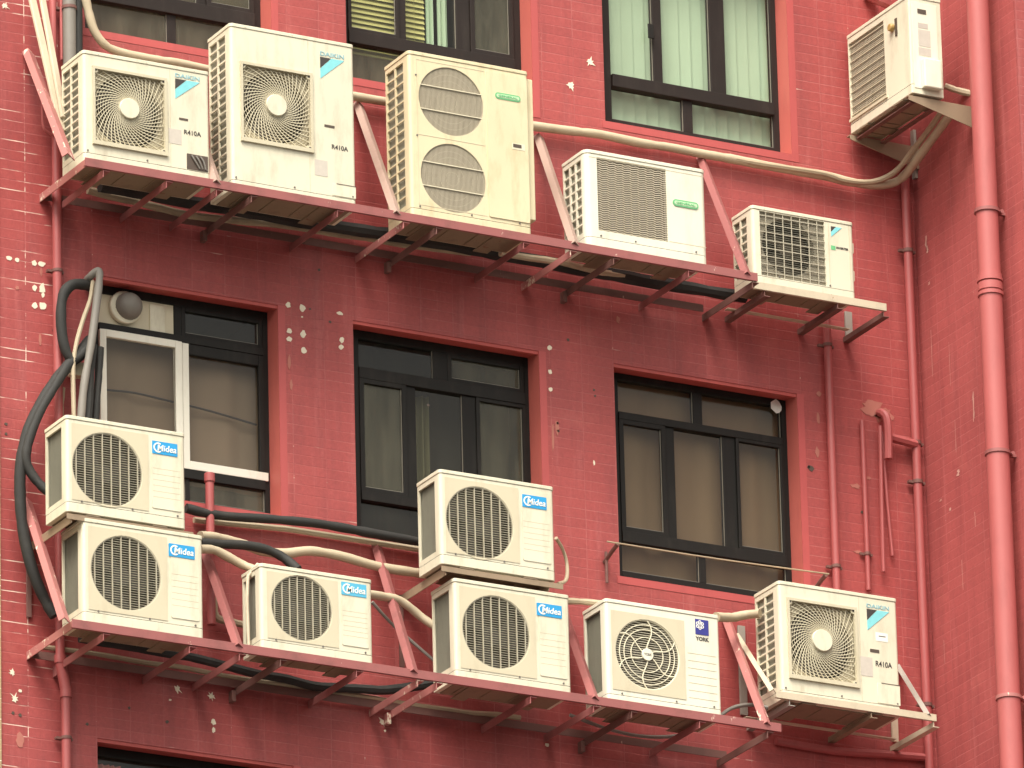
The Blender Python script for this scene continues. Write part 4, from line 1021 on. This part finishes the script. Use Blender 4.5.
# ------------------------------------------------------------------ pipes, hoses and cables
def run(name, label, cat, pts, r, m, group=None, n=8, smooth=4):
    """pts: (u, v, depth in front of the wall)"""
    P = [at(u, v, -y) for u, v, y in pts]; mb = MB(); o = P[0].copy(); Q = [p - o for p in P]
    if smooth > 1 and 'wrap' in m:         # hand-wrapped lines are lumpy
        E = [Q[0]]
        for a, b in zip(Q, Q[1:]):
            k = max(1, int((b - a).length/.16))
            for i in range(1, k + 1):
                e = a.lerp(b, i/k)
                if i < k: e = e + Vector((random.uniform(-1, 1), random.uniform(-.5, .5), random.uniform(-1, 1)))*.006
                E.append(e)
        cnt = (len(E) - 1)*smooth + 1
        rr = []; k = 1.0
        for i in range(cnt):
            k += (1 - k)*.3 + random.uniform(-.05, .05); rr.append(r*k*(.90 if i % 9 == 4 else 1))
        mb.tube(E, rr, n, smooth)
    else: mb.tube(Q, r, n, smooth)
    ob = mb.build(name, M[m]); ob.location = o; tag(ob, label, cat, group); return ob
def part_run(root, o, name, pts, r, m, n=8, smooth=4):
    P = [at(u, v, -y) - o for u, v, y in pts]; mb = MB(); mb.tube(P, r, n, smooth); return mb.build(name, M[m], root)

GP = 'pipes on the facade'
# thick drainpipe on the side wall
pa = atx(979.5, 0, XR - .13); pb = atx(1009.6, 768, XR - .13); py_ = (pa.y + pb.y)/2
BR = .0735
root = tag(empty('drain_pipe', (XR - .13, py_, 0)), 'thickest drainpipe, salmon red, full height on the side wall at right', 'pipe', GP)
def zat(v, u=1000): return atx(u, v, XR - .13).z
zc = zat(291, 992)
mb = MB(); mb.tube([(0, 0, 0), (0, 0, zc)], BR, 28, 1); mb.tube([(0, 0, zc), (0, 0, Z_TOP)], BR*.965, 28, 1); mb.build('pipe', M['big_pipe'], root)
mb = MB()
for dz, rr, hh in ((-.03, .082, .022), (.005, .079, .05), (.065, .083, .018), (.085, .078, .03)): mb.tube([(0, 0, zc + dz), (0, 0, zc + dz + hh)], rr, 28, 1)
mb.build('socket', M['big_pipe'], root)
for v, m in ((203, 'red_steel'), (452, 'red_steel'), (703, 'red_steel_light'), (-60, 'rust_steel')):
    z = zat(v); mb = MB(); mb.tube([(0, 0, z - .011), (0, 0, z + .011)], BR + .008, 28, 1); mb.box(.06, .13, -.012, .012, z - .01, z + .01); mb.tube([(.085, -.05, z), (.085, .02, z)], .014, 8, 1); mb.build('clamp', M[m], root)
# slim pipe in the corner
a = at(907, 190, -.05); b = at(928, 768, -.05); x = (a.x + b.x)/2
root = tag(empty('slim_pipe', (x, -.05, 0)), 'slim red pipe running down the inside corner beside the side wall', 'pipe', GP)
zt = at(905, 178, -.05).z; mb = MB(); mb.tube([(0, 0, 0), (0, 0, zt)], .029, 14, 1); mb.build('pipe', M['red_pipe'], root)
for u, v in ((909, 251), (915, 443), (917.5, 482), (926, 705)):
    z = at(u, v, -.05).z; mb = MB(); mb.tube([(0, 0, z - .012), (0, 0, z + .012)], .035, 14, 1); mb.box(-.06, .06, .004, .03, z - .009, z + .009); mb.build('clamp', M['rust_steel'], root)
# other vertical pipes
def riser(label, u, v0, v1, r, m='red_pipe', y=.05, u2=None, clamps=(), cap=False):
    p = at(u, v0, -y); q = at(u2 or u + (v1-v0)*.026, v1, -y); root = tag(empty('slim_pipe', (p.x, -y, q.z)), label, 'pipe', GP); L = p.z - q.z
    mb = MB(); mb.tube([(0, 0, 0), ((q.x - p.x)*0, 0, L)], r, 12, 1); mb.build('pipe', M[m], root)
    for v in clamps:
        z = at(u, v, -y).z - q.z; mb = MB(); mb.tube([(0, 0, z - .01), (0, 0, z + .01)], r + .006, 12, 1); mb.box(-r - .03, r + .03, y*.3, y*.7, z - .008, z + .008); mb.build('clamp', M['rust_steel'], root)
    if cap: mb = MB(); mb.tube([(0, 0, L - .03), (0, 0, L + .03)], r*1.25, 12, 1); mb.build('cap', M[m], root, bevel=.006)
    return root
riser('slim red pipe right of the brown-curtained window, dropping from under the small unit', 826.5, 317, 592, .026, clamps=(345, 565))
riser('thin red pipe between the rusty spout and the brown-curtained window', 862, 421, 590, .016, y=.03, clamps=(553,))
riser('short capped red vent pipe in front of the left window', 209.5, 478, 625, .027, y=.10, cap=True)
# left drainpipe with its offset
p = at(57.5, 300, -.06)
root = tag(empty('slim_pipe', (p.x, -.06, 0)), 'red drainpipe at the far left with an elbow below the lower rack', 'pipe', GP)
ze = at(60, 662, -.06).z; zf = at(66, 690, -.06).z; dx = at(66, 700, -.06).x - p.x
mb = MB(); mb.tube([(0, 0, ze), (0, 0, at(56, 120, -.06).z)], .029, 14, 1); mb.tube([(0, 0, ze + .02), (0, 0, ze), (dx, 0, zf), (dx, 0, zf - .03)], .034, 14, 3); mb.tube([(dx, 0, 0), (dx, 0, zf)], .029, 14, 1); mb.build('pipe', M['red_pipe'], root)
mb = MB(); mb.tube([(0, 0, ze - .01), (0, 0, ze + .04)], .037, 14, 1); mb.build('socket', M['red_pipe'], root)
mb = MB(); mb.tube([(dx, 0, zf - .05), (dx, 0, zf)], .037, 14, 1); mb.build('socket', M['red_pipe'], root)
for u, v in ((58, 271), (66, 738)):
    q = at(u, v, -.06); xx = 0 if v < 600 else dx; mb = MB(); mb.tube([(xx, 0, q.z - .009), (xx, 0, q.z + .009)], .034, 14, 1); mb.box(xx - .06, xx + .05, .01, .04, q.z - .008, q.z + .008); mb.build('clamp', M['rust_steel'], root)
# rusty spout and its two rods
run('water_spout', 'bent rusty red spout pipe on the right of the facade', 'pipe', [(879, 413, .00), (882, 413, .05), (886, 417, .08), (888, 428, .09), (888.5, 459, .09)], .027, 'red_pipe')
run('flat_strip', 'longer of the two thin red rods hanging below the rusty spout', 'rod', [(880, 426, .05), (881.5, 500, .05), (883.5, 572, .05)], .013, 'red_pipe', smooth=1)
run('flat_strip', 'shorter slanting thin red rod below the rusty spout', 'rod', [(882, 432, .03), (887, 500, .03), (892.5, 556, .03)], .011, 'red_pipe', smooth=1)
run('cross_pipe', 'short horizontal red pipe joining the rusty spout to the corner pipe', 'pipe', [(889, 437, .06), (916, 444.5, .06)], .030, 'red_pipe', smooth=1)
run('conduit', 'dark red conduit low on the wall under the lower right unit', 'pipe', [(776, 741, .03), (835, 751, .03), (880, 754, .03), (926, 757.5, .03)], .026, 'red_pipe', smooth=2)
run('stub_pipe', 'red pipe stub above the top right unit', 'pipe', [(868, -6, .02), (878, -2, .10), (890, 3, .12)], .045, 'red_pipe')

# refrigerant lines along the upper floor
run('refrigerant_pipe', 'longest cream wrapped pipe, running along the wall to the top right unit', 'pipe',
    [(83, -12, .10), (88, 10, .10), (94, 30, .10), (105, 45, .10), (122, 53, .09), (150, 59, .08), (205, 69, .07), (280, 83, .06), (355, 96.5, .06), (440, 111, .06), (540, 127, .06), (575, 131.5, .06), (600, 134.5, .06), (640, 143, .05), (700, 153.5, .05), (760, 164.5, .05), (790, 170, .05), (826, 176, .06), (850, 182, .06), (876, 185, .06), (893, 183, .08), (905, 175, .15), (918, 158, .30), (936, 134, .5), (950, 115, .66)], .029, 'cream_wrap', n=10)
run('refrigerant_pipe', 'thinner tan pipe sagging beside the cream one below the top right unit', 'pipe',
    [(560, 129.5, .06), (600, 135, .06), (640, 143.5, .05), (700, 154, .055), (760, 164, .07), (800, 170, .08), (826, 174.5, .09), (842, 180, .09), (862, 182.5, .08), (880, 180, .10), (897, 170, .18), (914, 149, .32), (930, 128, .5), (944, 108, .66)], .020, 'tan_wrap', n=8)
run('refrigerant_pipe', 'short white pipe behind the top right unit above its bracket', 'pipe', [(945, 86, .62), (956, 90, .66), (972, 94, .75)], .022, 'cream_wrap')
# hanging strips and pipes at the top left
for u0, v0, u1, v1, wd, lab, m in ((30, -10, 62, 130, .055, 'outermost cream trunking strip leaning at the top left', 'cream_steel'), (41, -8, 64, 118, .045, 'inner cream trunking strip leaning beside the low left unit', 'cream_steel')):
    a = at(u0, v0, -.10); b = at(u1, v1, -.34); mb = MB(); mb.bar((0, 0, 0), b - a, wd, .02, up=(.3, -1, 0)); ob = mb.build('cable_trunking', M[m], None, bevel=.004); ob.location = a; tag(ob, lab, 'trunking')
riser('thin pink pipe at the top left beside the cream trunking', 52.5, -12, 62, .022, m='big_pipe', y=.05)
riser('hair-thin pink pipe in front of the wall left of the dark pipes', 61, -12, 60, .010, m='big_pipe', y=.06, u2=62)
riser('thick grey wrapped pipe with a silver clamp at the top left', 69, -12, 66, .042, m='grey_wrap', y=.09, clamps=(8,))
riser('black wrapped pipe right of the thick grey one at the top left', 77.5, -12, 60, .030, m='black_wrap', y=.08)
run('bent_wire', 'thin pink bent wire below the trunking at the left end of the upper rack', 'wire', [(42, 95, .08), (43, 125, .08), (48, 132, .08), (54, 136, .08)], .008, 'big_pipe')

# black hoses at the left window
run('black_hose', 'black foam hose arching beside the vent at the left window', 'hose', [(96, 289, .05), (86, 285, .12), (72, 285, .14), (63, 296, .14), (61, 320, .14), (64, 345, .14), (72, 360, .14), (84, 352, .14), (92, 338, .12)], .034, 'black_wrap', n=10)
run('black_hose', 'long black foam hose sweeping down the left edge to the lower rack', 'hose', [(90, 340, .10), (80, 352, .13), (68, 366, .14), (56, 380, .14), (42, 402, .14), (28, 430, .14), (21, 462, .14), (20, 492, .14), (23, 530, .14), (33, 572, .14), (46, 602, .14), (55, 616, .16)], .036, 'black_wrap', n=10)
run('black_hose', 'black foam hose branching to the back of the upper left unit', 'hose', [(66, 368, .17), (54, 388, .17), (40, 412, .17), (29, 440, .17), (26, 460, .17), (33, 476, .18), (45, 489, .22), (52, 493, .26)], .030, 'black_wrap', n=10)
run('grey_pipe', 'bent grey pipe at the left edge of the left window', 'pipe', [(86, 283, .02), (90, 277, .14), (97, 271, .19), (99.5, 275, .20), (97, 300, .20), (91, 345, .20), (84, 385, .20), (81, 418, .20)], .026, 'grey_wrap', n=10)
run('refrigerant_pipe', 'thin cream pipe curving down behind the grey pipe at the left window', 'pipe', [(93, 281, .15), (90, 300, .16), (83, 320, .16), (76, 345, .16), (73, 370, .16), (74, 418, .16)], .014, 'cream_wrap')
run('black_hose', 'taped black hose beside the grey pipe above the left stack', 'hose', [(93, 345, .17), (90, 370, .17), (89, 395, .17), (87, 424, .17)], .030, 'black_wrap')
run('black_hose', 'short taped black hose in front of the white sash', 'hose', [(100, 348, .12), (99, 372, .13), (97, 395, .13), (95, 426, .13)], .026, 'black_wrap')
run('refrigerant_pipe', 'pale flat pipe down the wall from the junction box to the left stack', 'pipe', [(62, 388, .03), (60.5, 405, .03), (60, 424, .04)], .022, 'cream_wrap')
p = at(76, 370, -.06); mb = MB(); mb.box(-.045, .045, -.03, .03, -.045, .045); ob = mb.build('junction_box', M['beige'], None, bevel=.006); ob.location = p; tag(ob, 'small beige junction box among the hoses at the left window', 'junction box')
# lines behind the lower row
run('black_hose', 'black hose along the wall from the left stack to the middle stack', 'hose', [(186, 508, .10), (205, 513, .10), (230, 516.5, .10), (270, 519, .10), (313, 523, .10), (370, 533, .10), (425, 543, .10)], .030, 'black_wrap', n=10)
run('cable_trunking', 'cream trunking strip under the black hose below the middle window', 'trunking', [(194, 520, .03), (287, 529, .03), (420, 549.5, .03)], .020, 'cream_wrap', smooth=1)
run('refrigerant_pipe', 'cream wrapped pipe wavering from the lower left unit to the middle stack', 'pipe', [(200, 536, .22), (220, 538, .16), (245, 545, .12), (262, 551, .11), (285, 553.5, .11), (310, 551, .11), (340, 556, .11), (380, 567, .11), (425, 574, .12)], .030, 'cream_wrap', n=10)
run('black_hose', 'black hose drooping onto the top of the smallest lower unit', 'hose', [(200, 543, .26), (222, 544, .24), (247, 545.5, .22), (268, 550, .22), (284, 558, .24), (298, 570, .30)], .030, 'black_wrap', n=10)
run('refrigerant_pipe', 'short cream pipe curling into the smallest lower unit from the left', 'pipe', [(200, 549, .30), (214, 550, .28), (228, 557, .28), (243, 565, .30), (256, 570, .36)], .028, 'cream_wrap', n=10)
run('refrigerant_pipe', 'cream wrapped pipe from the smallest lower unit down to the middle stack', 'pipe', [(368, 594, .38), (385, 597, .30), (398, 600, .28), (408, 606, .28), (420, 616, .28), (434, 626, .32)], .026, 'cream_wrap', n=10)
run('cable', 'thin grey cable slanting behind the brace left of the middle stack', 'cable', [(372, 602, .15), (390, 622, .12), (410, 640, .12), (437, 663, .2)], .011, 'grey_wrap')
run('refrigerant_pipe', 'short cream pipe stub right of the middle stack', 'pipe', [(560, 601, .35), (580, 601.5, .30), (606, 604, .35)], .022, 'cream_wrap')
run('cable', 'looped cream cable at the right side of the middle stack', 'cable', [(556, 538, .35), (563, 550, .28), (567, 565, .26), (566, 580, .30), (558, 584, .36)], .012, 'cream_wrap')
run('refrigerant_pipe', 'cream pipe joining the white unit to the lower right unit', 'pipe', [(716, 617, .35), (732, 617.5, .26), (745, 615, .26), (760, 613.5, .34)], .030, 'cream_wrap', n=10)
run('cable', 'curved grey cable above the right end of the lower rack', 'cable', [(720, 716, .45), (730, 709, .4), (742, 705.5, .36), (756, 705, .36), (768, 708, .40)], .012, 'grey_wrap')
run('elbow_pipe', 'cream elbow pipe low on the wall behind the lower rack', 'pipe', [(213, 592, .06), (214.5, 612, .06), (219, 619, .06), (232, 622, .06), (258, 628, .08)], .024, 'tan_wrap')
run('grey_pipe', 'pale grey pipe standing at the left side of the smallest lower unit', 'pipe', [(258, 564, .5), (248, 576, .5), (247, 600, .5), (249, 655, .5)], .011, 'cream_steel', smooth=1)
# cables lying behind the racks
run('cable', 'brown pipe along the wall under the left half of the upper rack', 'cable', [(88, 190, .04), (190, 215.5, .05), (250, 222, .05), (307, 228.5, .05), (401, 244, .05), (470, 252, .05)], .026, 'tan_wrap', smooth=2)
run('black_hose', 'black hose lying along the wall behind the upper rack', 'hose', [(100, 186, .12), (200, 204, .12), (300, 221, .12), (400, 236, .12), (520, 258, .12), (640, 280, .12), (745, 297, .1)], .044, 'black_wrap', smooth=2)
run('cable', 'cream pipe in the gap behind the right half of the upper rack', 'cable', [(500, 253, .2), (530, 258, .2), (560, 262, .2), (600, 272, .15), (720, 292, .1)], .022, 'cream_wrap', smooth=2)
run('black_hose', 'black hose lying along the wall behind the lower rack', 'hose', [(80, 638, .12), (180, 655, .10), (230, 667, .10), (313, 686, .08), (387, 690, .08), (430, 684, .12), (445, 681, .2)], .030, 'black_wrap', smooth=3)
run('cable', 'tan pipe along the wall under the left half of the lower rack', 'cable', [(42, 647, .03), (120, 658, .03), (205, 672, .04), (280, 684, .04), (387, 700.5, .04), (450, 710, .04), (520, 718, .04)], .017, 'tan_wrap', smooth=2)
run('cable', 'grey cable sagging under the white unit on the lower rack', 'cable', [(570, 715, .15), (605, 728, .12), (640, 736, .1), (675, 736, .1), (695, 728, .15)], .012, 'grey_wrap')
# clothes line in front of the brown-curtained window
a = at(607, 541.5, -.18); b = at(829, 574, -.18)
root = tag(empty('clothes_line', (a.x, -.18, a.z)), 'thin clothes line on rusty hooks across the brown-curtained window', 'clothes line')
mb = MB(); mb.tube([Vector((0, 0, 0)), (b - a)*.5 + Vector((0, 0, -.008)), b - a], .005, 6, 6); mb.build('line', M['tan_wrap'], root)
for u, v, s in ((618, 546, 1), (826, 577, 1)):
    p = at(u, v, -.18) - a; mb = MB(); mb.tube([(p.x, .0, p.z + .015), (p.x, .08, p.z - .01), (p.x - .0, .178, p.z - .05)], .014, 8, 2); mb.build('hook', M['rust_steel'], root)
run('rusty_rod', 'short rusty rod hanging left of the clothes line', 'rod', [(606, 552, .03), (607, 583, .03)], .010, 'rust_steel', smooth=1)
run('wire_loop', 'small wire hanging beside the thick drainpipe at the top', 'wire', [(995, -6, .9), (997, 8, .9), (999, 24, .9)], .006, 'red_pipe')

# ------------------------------------------------------------------ ground
mb = MB(); mb.add([(-900, -900, 0), (900, -900, 0), (900, 900, 0), (-900, 900, 0)], [(0,1,2,3)]); tag(mb.build('street', M['street'], smooth=False), None, None, kind='structure')
mb = MB(); mb.box(-60, XR + 5, -4.5, 0.3, .0041, .13); mb.box(-60, XR + 5, -4.62, -4.5, .0041, .125); tag(mb.build('pavement', M['paving'], smooth=False), None, None, kind='structure')

# ------------------------------------------------------------------ camera, sun, sky
cam = bpy.data.cameras.new('camera'); co = bpy.data.objects.new('camera', cam); C.objects.link(co)
cam.sensor_width = 36; cam.lens = 36*FOC/1024; cam.clip_start = 1; cam.clip_end = 3000
R3x = Matrix((_r0, -_r1, -_r2)).transposed(); co.matrix_world = Matrix.Translation(CAM) @ R3x.to_4x4()
bpy.context.scene.camera = co
SUN_EL, SUN_AZ = 57, 222                 # degrees; azimuth clockwise from +y: behind the camera, to the left
el, az = math.radians(SUN_EL), math.radians(SUN_AZ)
sd = Vector((math.sin(az)*math.cos(el), math.cos(az)*math.cos(el), math.sin(el)))
sl = bpy.data.lights.new('sun', 'SUN'); sl.energy = 1.5; sl.angle = math.radians(32); sl.color = (1, .945, .84)
so = bpy.data.objects.new('sun', sl); C.objects.link(so); so.rotation_euler = sd.to_track_quat('Z', 'Y').to_euler(); so.location = (0, -20, 60)
W = bpy.data.worlds.new('World'); bpy.context.scene.world = W; W.use_nodes = True; nt = W.node_tree
sky = nt.nodes.new('ShaderNodeTexSky'); sky.sky_type = 'NISHITA'; sky.sun_disc = False; sky.sun_elevation = el; sky.sun_rotation = az
sky.air_density = 1.0; sky.dust_density = 5.0; sky.ozone_density = 1.0
hs = nt.nodes.new('ShaderNodeHueSaturation'); hs.inputs['Saturation'].default_value = .10
tint = nt.nodes.new('ShaderNodeMix'); tint.data_type = 'RGBA'; tint.blend_type = 'MULTIPLY'; tint.inputs[0].default_value = 1; tint.inputs[7].default_value = (1, .97, .89, 1)
bg = nt.nodes['Background']; bg.inputs['Strength'].default_value = .105
nt.links.new(sky.outputs[0], hs.inputs['Color']); nt.links.new(hs.outputs[0], tint.inputs[6]); nt.links.new(tint.outputs[2], bg.inputs[0])
sc = bpy.context.scene
sc.view_settings.view_transform = 'Standard'; sc.view_settings.look = 'None'; sc.view_settings.gamma = 1; sc.view_settings.exposure = 1.42
sc.view_settings.use_curve_mapping = False
sc.cycles.max_bounces = 8; sc.cycles.transparent_max_bounces = 12
